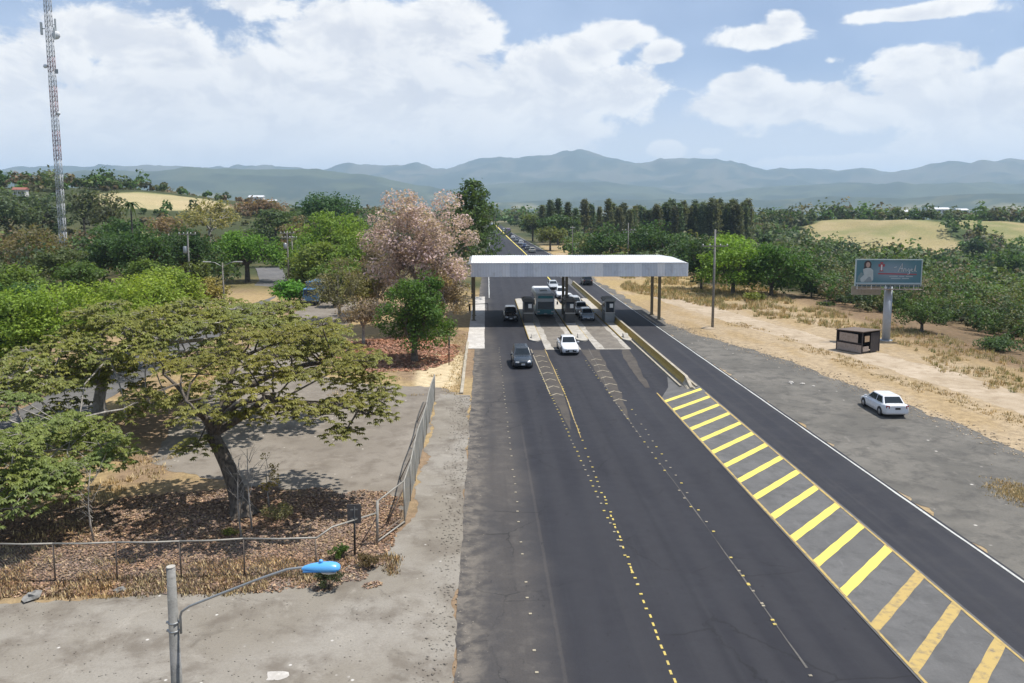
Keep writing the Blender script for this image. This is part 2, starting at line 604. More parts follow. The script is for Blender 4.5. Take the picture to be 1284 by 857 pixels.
def H(x, y):
    x = np.asarray(x, dtype=np.float64)
    y = np.asarray(y, dtype=np.float64)
    r = np.hypot(x, y)
    az = np.arctan2(x, y)
    h = np.zeros_like(x)
    # hill with the pale field on the left
    left = sst(-18, -80, x)
    h += left * 21.5 * np.exp(-((x + 190) / 135) ** 2 - ((y - 395) / 135) ** 2)
    h += left * 6 * np.exp(-((x + 330) / 120) ** 2 - ((y - 330) / 120) ** 2)
    # valley on the right, hills behind it
    edge = 49 + 5 * (fbm(y / 30, y * 0 + 3.3, 3, 5) - 0.5) - 12 * sst(150, 260, y) - 8 * sst(-10, -60, y)
    drop = sst(0, 85, x - edge)
    h -= 12 * drop
    h += drop * 15 * np.exp(-((x - 215) / 95) ** 2 - ((y - 475) / 95) ** 2)
    h += drop * 13 * np.exp(-((x - 345) / 100) ** 2 - ((y - 460) / 100) ** 2)
    h += drop * 8 * np.exp(-((x - 120) / 80) ** 2 - ((y - 620) / 160) ** 2)
    h += drop * 4.2 * (fbm(x / 70, y / 70, 4, 9) - 0.5) * 2
    h += left * 2.0 * sst(120, 240, r) * (fbm(x / 60, y / 60, 4, 19) - 0.5) * 2
    # the road corridor crests and everything falls away to the plain
    fall = sst(585, 2400, r)
    h = h * (1 - sst(700, 1500, r)) - 62 * fall
    h += 22 * sst(650, 1600, r) * (1 - sst(3500, 5000, r)) * (fbm(x / 420, y / 420, 4, 31) - 0.5) * 2
    # mountains
    rough = fbm(x / 900, y / 900, 6, 41)
    rg = 1 - np.abs(2 * fbm(x / 1300, y / 1300, 5, 47) - 1)
    rg2 = 1 - np.abs(2 * fbm(x / 420, y / 420, 4, 53) - 1)
    out = h
    for prof, Rk, W, ns in ((RIDGE_LOW, 4600, 1100, 70), (RIDGE_LEFT, 5600, 1700, 130), (RIDGE_MID, 6600, 1700, 170), (RIDGE_BACK, 9300, 2700, 300)):
        top = ridge_h(prof, az, Rk)
        d = (r - Rk - 500 * (fbm(np.cos(az) * 4 + Rk, np.sin(az) * 4, 3, 61) - 0.5)) / W
        sh = np.where(d < 0, np.clip(1 - np.abs(d), 0, 1) ** 1.25, np.clip(1 - d * 0.8, 0, 1))
        m = -62 + (top + 62) * sh + ns * sh * (1 - 0.55 * sh ** 6) * ((rg - 0.72) * 1.1 + (rg2 - 0.7) * 0.5) * sst(0.02, 0.3, sh)
        m += 10 * (rough - .5) * sst(0.7, 1.0, sh)
        out = np.maximum(out, np.where(sh > 0, m, -1e9))
    return out


def Hs(x, y):
    return float(H(np.array([x]), np.array([y]))[0])


def ell(x, y, cx, cy, rx, ry, rot=0.0):
    c, s = math.cos(rot), math.sin(rot)
    u, v = (x - cx) * c + (y - cy) * s, -(x - cx) * s + (y - cy) * c
    return np.sqrt((u / rx) ** 2 + (v / ry) ** 2)


def field_mask(x, y):
    """cut meadows on the hills"""
    j = 0.35 * (fbm(x / 22, y / 22, 3, 71) - 0.5)
    f1 = sst(1.0, 0.94, ell(x, y, 206, 408, 36, 62, -0.3) + j)
    f2 = sst(1.0, 0.94, ell(x, y, 288, 405, 36, 46, -.3) + j)
    f3 = sst(1.0, 0.94, ell(x, y, 218, 300, 14, 12) + j)
    f4 = sst(1.0, 0.94, ell(x, y, -138, 345, 31, 34, 0.1) + j)
    f5 = sst(1.0, 0.94, ell(x, y, -112, 256, 10, 9) + j)
    return np.maximum.reduce([f1, f2, f3, f4, f5])


front = np.radians(np.arange(-45, 49.01, 0.25))
back = np.radians(np.arange(51.5, 313, 2.5))
ang = np.concatenate([front, back])
NA_ = len(ang)
rr = [3.0]
while rr[-1] < 14800:
    k = 1.0135 if rr[-1] < 700 else (1.018 if rr[-1] < 3000 else 1.0115)
    rr.append(rr[-1] * k)
rr = np.array(rr)
NR_ = len(rr)
gx = (rr[:, None] * np.sin(ang)[None, :]).ravel()
gy = (rr[:, None] * np.cos(ang)[None, :]).ravel()
gz = H(gx, gy)
gr = np.hypot(gx, gy)
flat_keep = (gr < 560) & (np.abs(gx) < 30)
near_rough = (fbm(gx / 3.0, gy / 3.0, 3, 77) - 0.5) * 0.16
# keep the paved corridor level, let the rest be a little uneven
lvl = np.clip(np.maximum(sst(45, 50, gx), np.maximum(sst(-44, -52, gx), sst(640, 700, gr))), 0, 1)
gz = gz + near_rough * lvl - 0.006


def mixc(a, b, f):
    return a + (np.asarray(b)[None, :] - a) * f[:, None]


def ground_cols(x, y):
    r = np.hypot(x, y)
    n1 = fbm(x / 9, y / 9, 4, 81)
    n2 = fbm(x / 38, y / 38, 4, 83)
    n3 = fbm(x / 2.2, y / 2.2, 4, 85)
    c = np.tile(np.array([0.15, 0.125, 0.06]), (len(x), 1))
    c = mixc(c, (0.055, 0.065, 0.03), sst(0.42, 0.62, n2))
    # wooded ground further off
    c = mixc(c, (0.05, 0.06, 0.028), sst(140, 220, r) * sst(0.2, 0.5, n1) * 0.8)
    # left verge: dry grass and fallen leaves
    lv = sst(0.2, -0.4, x) * sst(-60, -50, x) * sst(150, 130, y)
    c = mixc(c, (0.33, 0.24, 0.13), lv * 0.95)
    c = mixc(c, (0.21, 0.145, 0.10), lv * sst(0.45, 0.62, n1) * 0.8)
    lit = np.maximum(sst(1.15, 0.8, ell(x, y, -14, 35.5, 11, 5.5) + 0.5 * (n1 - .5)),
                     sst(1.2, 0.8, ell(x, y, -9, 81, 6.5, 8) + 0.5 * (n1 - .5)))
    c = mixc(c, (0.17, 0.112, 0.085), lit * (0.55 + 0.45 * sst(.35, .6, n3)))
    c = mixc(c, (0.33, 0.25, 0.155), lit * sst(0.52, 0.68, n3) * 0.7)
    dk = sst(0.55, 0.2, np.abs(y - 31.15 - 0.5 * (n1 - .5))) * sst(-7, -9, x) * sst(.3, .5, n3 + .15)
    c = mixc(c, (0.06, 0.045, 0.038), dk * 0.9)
    tr_ = sst(1.1, 0.8, ell(x, y, -4.0, 74, 2.4, 12) + 0.4 * (n1 - .5))
    c = mixc(c, (0.50, 0.40, 0.26), tr_)
    # right: pale bare dirt and straw
    rv = sst(20.5, 21.3, x) * sst(54, 46, x + 5 * (n1 - .5)) * sst(340, 260, y)
    c = mixc(c, (0.345, 0.265, 0.175), rv)
    straw = rv * np.maximum(sst(0.50, 0.62, fbm(x / 2.0, y / 9, 4, 91)) * 0.75, sst(150, 120, y) * sst(43, 47, x + 4 * (n1 - .5)))
    c = mixc(c, (0.30, 0.215, 0.115), straw * 0.9)
    far_bank = rv * sst(112, 130, y)
    c = mixc(c, (0.34, 0.25, 0.125), far_bank * sst(0.36, 0.55, n1) * .9)
    br = sst(46, 51, x + 5 * (n1 - .5)) * sst(90, 70, x) * sst(150, 120, y)
    c = mixc(c, (0.19, 0.125, 0.08), br * (0.6 + 0.4 * n3))
    gv_ = sst(60, 76, x) * sst(96, 112, y + 0.6 * (x - 50))
    c = mixc(c, (0.062, 0.088, 0.036), gv_ * 0.85)
    # cut meadows
    f = field_mask(x, y)
    c = mixc(c, (0.29, 0.24, 0.125), f)
    c = mixc(c, (0.17, 0.185, 0.075), f * sst(0.40, 0.62, n2) * 0.75)
    c = mixc(c, (0.34, 0.27, 0.16), f * sst(0.55, 0.7, n1) * 0.5)
    pale = sst(1.0, 0.9, ell(x, y, -138, 345, 31, 34, 0.1)) * 0.6
    c = mixc(c, (0.43, 0.345, 0.21), pale * f)
    # far country: woods, plots, bare slopes
    fr = sst(650, 950, r)
    m1 = fbm(x / 260, y / 260, 5, 101)
    m2 = fbm(x / 90, y / 90, 4, 103)
    fc = np.tile(np.array([0.032, 0.046, 0.024]), (len(x), 1))
    fc = mixc(fc, (0.060, 0.074, 0.036), sst(0.42, 0.60, m1))
    fc = mixc(fc, (0.25, 0.21, 0.105), sst(0.56, 0.66, m2) * 0.8 * sst(5200, 3000, r))
    fc = mixc(fc, (0.30, 0.25, 0.15), sst(0.66, 0.74, m1) * 0.8 * sst(5600, 3500, r))
    mt = sst(6600, 7600, r)
    fc = mixc(fc, (0.10, 0.092, 0.06), mt * sst(0.45, 0.62, m1) * 0.8)
    c = c * (1 - fr[:, None]) + fc * fr[:, None]
    return c


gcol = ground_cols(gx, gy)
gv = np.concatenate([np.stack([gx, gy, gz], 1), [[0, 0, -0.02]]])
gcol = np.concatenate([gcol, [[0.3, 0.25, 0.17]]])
ii = np.arange(NR_ - 1)[:, None] * NA_ + np.arange(NA_)[None, :]
jj = np.arange(NR_ - 1)[:, None] * NA_ + (np.arange(NA_)[None, :] + 1) % NA_
gf = np.stack([ii, ii + NA_, jj + NA_, jj], -1).reshape(-1, 4)
cf = np.stack([np.arange(NA_), (np.arange(NA_) + 1) % NA_, np.full(NA_, len(gv) - 1), np.full(NA_, len(gv) - 1)], 1)

m, t, b = new_mat('ground')
g = t.node('ShaderNodeNewGeometry')
p = g.outputs['Position']
a = t.node('ShaderNodeAttribute', attribute_name='tint')
n1 = t.noise(p, 1.6, 6.0, 0.7, 0.3)
n2 = t.noise(p, 9.0, 4.0, 0.7)
n3 = t.noise(p, 0.02, 6.0, 0.65)
val = t.m('ADD', 0.62, t.m('ADD', t.m('MULTIPLY', t.step(n1, 0.3, 0.7), 0.46), t.m('MULTIPLY', t.step(n2, 0.3, 0.7), 0.30)))
val = t.m('MULTIPLY', val, t.m('ADD', 0.72, t.m('MULTIPLY', n3, 0.56)))
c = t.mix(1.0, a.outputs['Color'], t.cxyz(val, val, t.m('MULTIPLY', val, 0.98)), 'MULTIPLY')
t.put(b.inputs['Base Color'], c)
b.inputs['Roughness'].default_value = 0.95
b.inputs['Specular IOR Level'].default_value = 0.1
bn = t.node('ShaderNodeBump')
bn.inputs['Distance'].default_value = 0.06
bn.inputs['Strength'].default_value = 0.6
t.put(bn.inputs['Height'], t.m('ADD', n1, t.m('MULTIPLY', n2, 0.4)))
t.l.new(bn.outputs[0], b.inputs['Normal'])
M['ground'] = m
me = bpy.data.meshes.new('ground')
me.vertices.add(len(gv))
me.vertices.foreach_set('co', gv.astype(np.float32).ravel())
nq = len(gf)
loops = np.concatenate([gf.ravel(), cf[:, :3].ravel()]).astype(np.int32)
me.loops.add(len(loops))
me.loops.foreach_set('vertex_index', loops)
tot = np.concatenate([np.full(nq, 4), np.full(NA_, 3)]).astype(np.int32)
me.polygons.add(len(tot))
me.polygons.foreach_set('loop_start', np.concatenate([[0], np.cumsum(tot)[:-1]]).astype(np.int32))
me.polygons.foreach_set('loop_total', tot)
me.polygons.foreach_set('use_smooth', np.ones(len(tot), dtype=bool))
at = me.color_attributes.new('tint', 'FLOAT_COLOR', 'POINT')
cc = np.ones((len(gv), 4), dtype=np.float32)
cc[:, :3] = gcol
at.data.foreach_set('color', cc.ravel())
me.update(calc_edges=True)
me.flip_normals()
me.materials.append(m)
tag(link('ground', me), kind='structure')

# ------------------------------------------------------------------ pavements
# highway: older brownish strip on the left, newer dark lanes
m, t, b = new_mat('highway_asphalt')
g = t.node('ShaderNodeNewGeometry')
p = g.outputs['Position']
X, Y, Z = t.xyz(p)[:3]
n1 = t.noise(p, 0.13, 5.0, 0.6, 0.5)
n2 = t.noise(p, 1.3, 6.0, 0.65, 0.2)
n3 = t.noise(p, 16.0, 3.0, 0.7)
ps = t.cxyz(t.m('MULTIPLY', X, 1.0), t.m('MULTIPLY', Y, 0.022), 0.0)
ns = t.noise(ps, 1.0, 5.0, 0.6, 0.15)
new = t.mix(t.step(n1, 0.3, 0.7), (0.033, 0.033, 0.039), (0.024, 0.024, 0.030))
new = t.mix(t.m('MULTIPLY', t.step(ns, 0.5, 0.75), 0.45), new, (0.048, 0.047, 0.050))
new = t.mix(t.m('MULTIPLY', t.step(ns, 0.44, 0.25), 0.5), new, (0.021, 0.021, 0.025))
old = t.mix(t.step(n1, 0.3, 0.7), (0.084, 0.075, 0.069), (0.060, 0.055, 0.053))
old = t.mix(t.m('MULTIPLY', t.step(n2, 0.45, 0.7), 0.6), old, (0.12, 0.108, 0.097))
old = t.mix(t.m('MULTIPLY', t.step(ns, 0.45, 0.7), 0.55), old, (0.052, 0.048, 0.048))
xe = t.m('ADD', X, t.m('MULTIPLY', t.m('SUBTRACT', n1, 0.5), 1.6))
far = t.step(Y, 60.0, 100.0)
xe = t.m('ADD', xe, t.m('MULTIPLY', far, 1.4))
c = t.mix(t.step(xe, 1.4, 3.2), old, new)
seam = t.m('MULTIPLY', t.step(t.m('ABSOLUTE', t.m('SUBTRACT', t.m('ADD', X, t.m('MULTIPLY', n2, 0.1)), 2.62)), 0.03, 0.10, 1.0, 0.0),
           t.m('MULTIPLY', t.step(Y, 58.0, 48.0), 0.14))
c = t.mix(seam, c, (0.16, 0.14, 0.12))
mid_seam = t.m('MULTIPLY', t.step(t.m('ABSOLUTE', t.m('SUBTRACT', X, 8.05)), 0.04, 0.16, 1.0, 0.0), 0.35)
c = t.mix(mid_seam, c, (0.024, 0.024, 0.028))
c = t.mix(t.m('MULTIPLY', t.step(n3, 0.35, 0.75), 0.28), c, (0.022, 0.022, 0.024))
trk = t.m('ABSOLUTE', t.m('SINE', t.m('MULTIPLY', t.m('SUBTRACT', X, 1.2), 1.75)))
c = t.mix(t.m('MULTIPLY', t.m('MULTIPLY', t.step(trk, 0.55, 1.0), t.step(n1, 0.3, 0.6)), 0.35), c, (0.046, 0.045, 0.049))
vo = t.node('ShaderNodeTexVoronoi', feature='DISTANCE_TO_EDGE')
t.put(vo.inputs['Vector'], t.vm('ADD', p, t.cxyz(t.m('MULTIPLY', n2, 1.2), t.m('MULTIPLY', n1, 2.0), 0.0)))
vo.inputs['Scale'].default_value = 0.22
crack = t.m('MULTIPLY', t.step(vo.outputs['Distance'], 0.002, 0.012, 1.0, 0.0), t.step(n1, 0.45, 0.6))
c = t.mix(t.m('MULTIPLY', crack, 0.55), c, (0.014, 0.014, 0.015))
drip = t.noise(t.cxyz(t.m('MULTIPLY', X, 1.0), t.m('MULTIPLY', Y, 0.55), 0.0), 2.6, 3.0, 0.7)
c = t.mix(t.m('MULTIPLY', t.step(drip, 0.64, 0.72), 0.5), c, (0.017, 0.017, 0.019))
dusty = t.m('MULTIPLY', t.step(X, 0.6, -0.9), t.step(n2, 0.35, 0.65))
c = t.mix(t.m('MULTIPLY', dusty, 0.6), c, (0.22, 0.19, 0.155))
t.put(b.inputs['Base Color'], c)
t.put(b.inputs['Roughness'], t.m('ADD', 0.62, t.m('MULTIPLY', n2, 0.3)))
b.inputs['Specular IOR Level'].default_value = 0.2
bn = t.node('ShaderNodeBump')
bn.inputs['Distance'].default_value = 0.012
bn.inputs['Strength'].default_value = 0.5
t.put(bn.inputs['Height'], t.m('ADD', n3, n2))
t.l.new(bn.outputs[0], b.inputs['Normal'])
M['highway'] = m
M['lane'] = ground_mat('new_asphalt', [(0.029, 0.029, 0.035), (0.022, 0.022, 0.028), (0.036, 0.035, 0.039)], (0.13, 0.9, 16), 0.72, 0.012, ((0.055, 0.053, 0.055), 0.45))
M['apron'] = ground_mat('dusty_grey_asphalt', [(0.222, 0.196, 0.160), (0.275, 0.250, 0.215), (0.145, 0.122, 0.098)], (0.15, 0.55, 11), 0.9, 0.02, None, ((0.55, 0.52, 0.48), 1.7))
M['lot'] = ground_mat('worn_car_park_asphalt', [(0.20, 0.172, 0.140), (0.245, 0.215, 0.18), (0.15, 0.126, 0.102)], (0.14, 0.8, 11), 0.9, 0.02, None, ((0.50, 0.46, 0.40), 1.5))
M['gravel'] = ground_mat('grey_gravel_shoulder', [(0.118, 0.110, 0.097), (0.165, 0.152, 0.132), (0.082, 0.077, 0.070)], (0.16, 0.75, 9), 0.92, 0.03, None, ((0.5, 0.47, 0.42), 1.1))
M['dirt'] = ground_mat('pale_dirt', [(0.38, 0.30, 0.21), (0.45, 0.365, 0.27), (0.29, 0.22, 0.145)], (0.18, 0.9, 9), 0.95, 0.05)
M['sideroad'] = ground_mat('side_road_asphalt', [(0.125, 0.12, 0.118), (0.16, 0.152, 0.145), (0.095, 0.092, 0.09)], (0.14, 0.9, 14), 0.85, 0.012)
M['hatch'] = ground_mat('grey_painted_island', [(0.115, 0.112, 0.110), (0.14, 0.136, 0.132), (0.088, 0.086, 0.084)], (0.25, 1.0, 14), 0.8, 0.012, ((0.09, 0.088, 0.088), 0.4))
M['slab'] = ground_mat('toll_lane_concrete', [(0.36, 0.33, 0.285), (0.46, 0.43, 0.385), (0.22, 0.19, 0.155)], (0.6, 2.0, 16), 0.8, 0.008)
M['pad'] = ground_mat('pale_concrete_pad', [(0.47, 0.44, 0.405), (0.56, 0.53, 0.49), (0.38, 0.35, 0.31)], (0.5, 1.6, 16), 0.85, 0.008)


def station_sheet(name, st, z, mat, step=6.0, jit=0.0, seed=0, parent=None):
    """st = [(y, x_left, x_right)] -> strip resampled along y with uneven edges"""
    ys = [s[0] for s in st]
    n = max(2, int((ys[-1] - ys[0]) / step) + 1)
    yy = np.linspace(ys[0], ys[-1], n)
    xl = np.interp(yy, ys, [s[1] for s in st]) + jit * (fbm(yy / 2.2, yy * 0 + seed, 5, seed, .65) - 0.5) * 2
    xr = np.interp(yy, ys, [s[2] for s in st]) + jit * (fbm(yy / 2.2, yy * 0 + seed + 5, 4, seed + 3) - 0.5) * 2
    vs = np.concatenate([np.stack([xl, yy, np.full(n, z)], 1), np.stack([xr, yy, np.full(n, z)], 1)])
    fs = [(i, n + i, n + i + 1, i + 1) for i in range(n - 1)]
    o = link(name, mesh_np(name, vs, fs, mat), parent)
    if parent is None:
        tag(o, kind='structure')
    return o


def poly_sheet(name, pts, z, mat, jit=0.25, step=0.7, seed=1, keep=()):
    """polygon with uneven edges; keep = indices of edges left straight"""
    out = []
    n = len(pts)
    for i in range(n):
        a, b_ = Vector(pts[i][:2]), Vector(pts[(i + 1) % n][:2])
        L = (b_ - a).length
        k = max(1, int(L / step))
        nr = Vector((-(b_ - a).y, (b_ - a).x)).normalized()
        for q in range(k):
            pnt = a.lerp(b_, q / k)
            if i not in keep and q > 0:
                w = (fbm(np.array([pnt.x / 2.0]), np.array([pnt.y / 2.0]), 5, seed, .7)[0] - 0.5) * 2.4 * jit
                pnt = pnt + nr * w
            out.append((pnt.x, pnt.y, z))
    bm = bmesh.new()
    f = bm.faces.new([bm.verts.new(p_) for p_ in out])
    if f.normal.z < 0 or True:
        bm.normal_update()
        if f.normal.z < 0:
            f.normal_flip()
    bmesh.ops.triangulate(bm, faces=[f])
    me = bpy.data.meshes.new(name)
    bm.to_mesh(me)
    bm.free()
    me.materials.append(mat)
    return tag(link(name, me), kind='structure')


highway = station_sheet('highway', [(-40, -0.95, 17.0), (60, -0.95, 17.0), (120, -0.8, 17.0), (200, 0.2, 17.2), (280, 1.0, 17.4), (430, 2.6, 15.0), (620, 3.6, 13.6)],
                        0.02, M['highway'], 0.35, 0.16, 3)
opp = station_sheet('opposite_carriageway', [(-40, 17.75, 21.75), (60, 17.75, 21.75), (180, 17.75, 21.6), (250, 16.8, 20.6), (320, 15.9, 18.8), (430, 13.4, 15.8), (620, 11.5, 13.2)],
                    0.034, M['lane'], 3.0, 0.05, 5)
station_sheet('white_edge_line', [(-40, 21.52, 21.64), (180, 21.40, 21.51), (250, 20.38, 20.5), (320, 18.6, 18.72), (430, 15.6, 15.72)], 0.046, M['white_line'], 1.2, 0.03, 8, opp)
station_sheet('gravel_shoulder', [(-40, 21.7, 33.5), (36, 21.7, 33.4), (52, 21.7, 32.4), (66, 21.7, 30.8), (80, 21.7, 28.0), (92, 21.7, 24.8), (100, 21.7, 23.6), (140, 21.6, 23.0), (180, 21.5, 22.4), (250, 20.5, 21.1)],
              0.010, M['gravel'], 0.3, 0.8, 11)
hatch = station_sheet('hatched_island', [(-40, 13.75, 17.95), (61.5, 13.75, 17.95), (63.5, 14.4, 17.95), (64.5, 16.1, 17.95), (150, 16.2, 17.8), (240, 15.6, 17.2)], 0.046, M['hatch'], 4.0, 0.0, 2)
dirt = poly_sheet('dirt_track', [(44, 30), (45, 45), (43.8, 56), (42.2, 70), (39.5, 84), (36.5, 100), (34, 116), (31, 135), (27.5, 128), (30.2, 108), (33.2, 92), (36.0, 78), (38.0, 64), (39.2, 52), (38.5, 40), (38, 30)],
                  -0.002, M['dirt'], 0.6, 0.3, 13)
poly_sheet('apron', [(-44, -6), (-0.9, -6), (-0.9, 34), (-1.0, 62), (-3.55, 62.5), (-3.5, 50), (-3.5, 37), (-4.6, 33.0), (-6.2, 31.2), (-9.5, 30.2), (-13, 29.8), (-17, 29.4), (-44, 29.2)],
           0.008, M['apron'], 0.45, 0.22, 17, keep=(0, 3, 12))
poly_sheet('car_park', [(-4.1, 38), (-3.9, 60.5), (-1.5, 62.8), (-4.5, 65), (-9, 66), (-13.5, 69), (-16.5, 78), (-17, 92), (-17.5, 108), (-20, 128), (-27, 128), (-26, 100), (-24, 76), (-22, 58), (-19.5, 46), (-14, 42), (-8, 40.6)],
           0.004, M['lot'], 0.7, 0.3, 19)
station_sheet('side_road', [(-20, -30.5, -25.0), (40, -32.5, -27.2), (50, -33.6, -28.2), (66, -34.6, -29.4), (100, -35.6, -30.6), (130, -39.2, -33.8), (160, -44.5, -39.0), (190, -53.5, -47.5), (230, -70, -63)],
              0.012, M['sideroad'], 1.0, 0.25, 23)
station_sheet('concrete_pad', [(82.5, -1.75, 0.15), (130, -1.55, 0.35)], 0.034, M['pad'], 0.8, 0.05, 29)

# concrete toll lanes, cast in bays
for k, (xa, xb) in enumerate(((6.5, 10.2), (11.8, 15.45))):
    lane_root = None
    ys = [81.5, 86.4, 91.3, 96.2, 101.1, 106.0, 110.9, 115.8, 120.7]
    for i in range(len(ys) - 1):
        o = station_sheet('concrete_slab', [(ys[i] + 0.02, xa, xb), (ys[i + 1] - 0.02, xa, xb)], 0.036 + 0.002 * ((i * 7 + k * 3) % 3), M['slab'], 0.8, 0.02, 31 + i, highway)
# dark tyre-polished band down each concrete lane
M['tyre_band'] = ground_mat('tyre_darkened_concrete', [(0.17, 0.15, 0.125), (0.215, 0.19, 0.16), (0.12, 0.105, 0.09)], (0.4, 1.2, 16), 0.8, 0.006)
for k, (xa, xb) in enumerate(((7.2, 9.5), (12.55, 14.9))):
    station_sheet('tyre_stain', [(81.9, xa + .2, xb - .1), (88, xa, xb), (120, xa, xb)], 0.044, M['tyre_band'], 0.8, 0.22, 51 + k, highway)

# painted markings
for i in range(16):
    yl, worn = 59.2 - i * 2.53, i >= 13
    x0, x1 = 13.86, 17.80
    me_ = MB()
    nseg = 8
    L_ = []
    for q in range(nseg + 1):
        f = q / nseg
        L_.append((x0 + (x1 - x0) * f, yl + 4.05 * f))
    for q in range(nseg):
        a0, a1 = L_[q], L_[q + 1]
        j0, j1 = 0.02 * math.sin(q * 2.3 + i), 0.02 * math.sin((q + 1) * 2.3 + i)
        me_.quad((a0[0], a0[1] - .30 + j0, .054), (a1[0], a1[1] - .30 + j1, .054), (a1[0], a1[1] + .31 - j1, .054), (a0[0], a0[1] + .31 - j0, .054))
    me_.build('faded_stripe' if worn else 'yellow_stripe', M['yellow_worn'] if worn else M['yellow'], hatch)
station_sheet('border_line', [(-40, 17.72, 17.84), (62, 17.72, 17.84)], 0.060, M['yellow_worn'], 0.7, 0.03, 61, hatch)
station_sheet('border_line', [(-40, 13.82, 13.93), (62, 13.82, 13.93)], 0.060, M['yellow_worn'], 0.7, 0.03, 63, hatch)
# far centre line
station_sheet('centre_line', [(150, 13.4, 13.62), (205, 13.3, 13.55), (260, 12.9, 13.2), (330, 11.9, 12.3), (430, 10.8, 11.4), (600, 9.3, 10.0)], 0.052, M['yellow'], 4.0, 0.03, 64, highway)
station_sheet('edge_line', [(128, 0.95, 1.07), (200, 1.4, 1.55), (300, 2.6, 2.8), (430, 3.6, 3.9)], 0.05, M['white_line'], 2.0, 0.05, 65, highway)

# raised road studs and worn guide lines in front of the toll islands
M['yellow_dull'] = paint('dull_yellow_road_paint', (0.55, 0.42, 0.10), 0.7, dirt=0.8, scale=7, dirtcol=(0.12, 0.11, 0.10))
M['faint'] = paint('faint_worn_line', (0.11, 0.10, 0.09), 0.8, dirt=1.0, scale=6, dirtcol=(0.045, 0.044, 0.046))
stud_w = MB().prism([(-.05, -.045), (.05, -.045), (.05, .045), (-.05, .045)], 0.0, 0.022, 'z').mesh('road_stud', M['white_line'])
stud_y = MB().prism([(-.062, -.055), (.062, -.055), (.062, .055), (-.062, .055)], 0.0, 0.022, 'z').mesh('road_stud', M['yellow_dull'])
stud_d = MB().prism([(-.055, -.05), (.055, -.05), (.055, .05), (-.055, .05)], 0.0, 0.02, 'z').mesh('road_stud', M['pale_worn'])
rs = random.Random(5)


def studs(y0, y1, step_, fx, mesh, drop=0.12):
    y = y0
    while y < y1:
        if rs.random() > drop:
            link('road_stud', mesh if not isinstance(mesh, list) else rs.choice(mesh), highway,
                 (fx(y) + rs.uniform(-.03, .03), y + rs.uniform(-.12, .12), 0.0225))
        y += step_


def lin(y0, a, y1, b_):
    return lambda y: a + (b_ - a) * (y - y0) / (y1 - y0)


studs(24, 84, 1.25, lambda y: 1.67, stud_d, 0.15)
studs(30, 72, .85, lin(62, 5.33, 38, 5.92), [stud_y, stud_y, stud_d], 0.08)
studs(40, 72, .85, lin(62, 6.5, 38, 6.12), [stud_y, stud_y, stud_d], 0.08)
dash_y = MB().prism([(-.04, -.12), (.04, -.12), (.04, .12), (-.04, .12)], 0.0, 0.008, 'z').mesh('road_stud', M['yellow_dull'])
studs(23, 40, .5, lin(62, 6.5, 24, 6.02), [dash_y, dash_y, stud_y], 0.08)
studs(23, 31, .62, lin(62, 10.9, 27, 10.45), [stud_y, stud_d], 0.3)
studs(38, 76, 1.1, lin(62, 10.05, 36, 10.35), [stud_d, stud_y], 0.2)
studs(27, 58, 1.3, lin(58, 10.95, 27, 10.45), [stud_d, stud_d, stud_y], 0.12)
station_sheet('guide_line', [(50, 6.26, 6.32), (62, 6.48, 6.54), (82, 6.40, 6.46)], 0.034, M['yellow_worn'], 0.8, 0.05, 66, highway)
station_sheet('guide_line', [(62, 5.27, 5.34), (82, 4.95, 5.02)], 0.034, M['pale_worn'], 0.8, 0.05, 67, highway)
station_sheet('guide_line', [(24, 10.47, 10.52), (36, 10.4, 10.44), (62, 10.02, 10.06), (70, 10.6, 10.65), (82, 11.0, 11.05)], 0.034, M['faint'], 0.8, 0.05, 68, highway)
M['brown_tar'] = ground_mat('brown_worn_asphalt', [(0.072, 0.062, 0.054), (0.092, 0.079, 0.067), (0.054, 0.049, 0.046)], (0.3, 1.4, 14), 0.85, 0.01)
station_sheet('worn_wedge', [(52, 5.8, 5.95), (62, 5.4, 6.45), (81.4, 4.9, 6.45)], 0.026, M['brown_tar'], 0.8, 0.12, 69, highway)
station_sheet('worn_wedge', [(54, 10.2, 10.3), (62, 10.1, 11.0), (81.4, 10.2, 12.0)], 0.026, M['brown_tar'], 0.8, 0.14, 70, highway)
station_sheet('worn_wedge', [(64, 13.3, 13.74), (74, 13.6, 14.6), (84, 14.6, 15.4)], 0.026, M['brown_tar'], 0.8, 0.16, 71, highway)
for i in range(7):
    for cxw, hw_, yy0 in ((lambda y: 5.85 - 0.012 * (y - 62), .48, 62), (lambda y: 10.55 + .03 * (y - 62), .55, 60)):
        y = yy0 + i * 2.7
        xc_ = cxw(y)
        mb = MB()
        mb.quad((xc_ - hw_, y - .35, .038), (xc_ - hw_ + .05, y - .5, .038), (xc_ + .02, y + .12, .038), (xc_, y + .28, .038))
        mb.quad((xc_, y + .28, .039), (xc_ + .02, y + .12, .039), (xc_ + hw_ - .05, y - .5, .039), (xc_ + hw_, y - .35, .039))
        mb.build('chevron_mark', M['pale_worn'], highway)

# ------------------------------------------------------------------ toll plaza
X0, X1, YN, YF = -1.5, 25.4, 97.6, 113.2
ZB, ZT = 6.2, 7.85
can = thing('toll_canopy', 'long white metal toll canopy spanning the highway on dark columns', 'canopy', (11.5, 105.4, 0))
cx0, cy0 = 11.5, 105.4
NP = 28
pw = (X1 - X0) / NP
rp = random.Random(3)


def ribbed(w, h, ribs=5, depth=0.035):
    """vertical ribbed sheet standing in the xz plane, facing -y"""
    mb = MB()
    n = ribs * 4
    pts = []
    for i in range(n + 1):
        ph = i % 4
        pts.append((-w / 2 + w * i / n, 0.0 if ph in (0, 1) else -depth))
    for i in range(n):
        (xa, ya), (xb, yb) = pts[i], pts[i + 1]
        mb.quad((xa, ya, 0), (xb, yb, 0), (xb, yb, h), (xa, ya, h))
    return mb


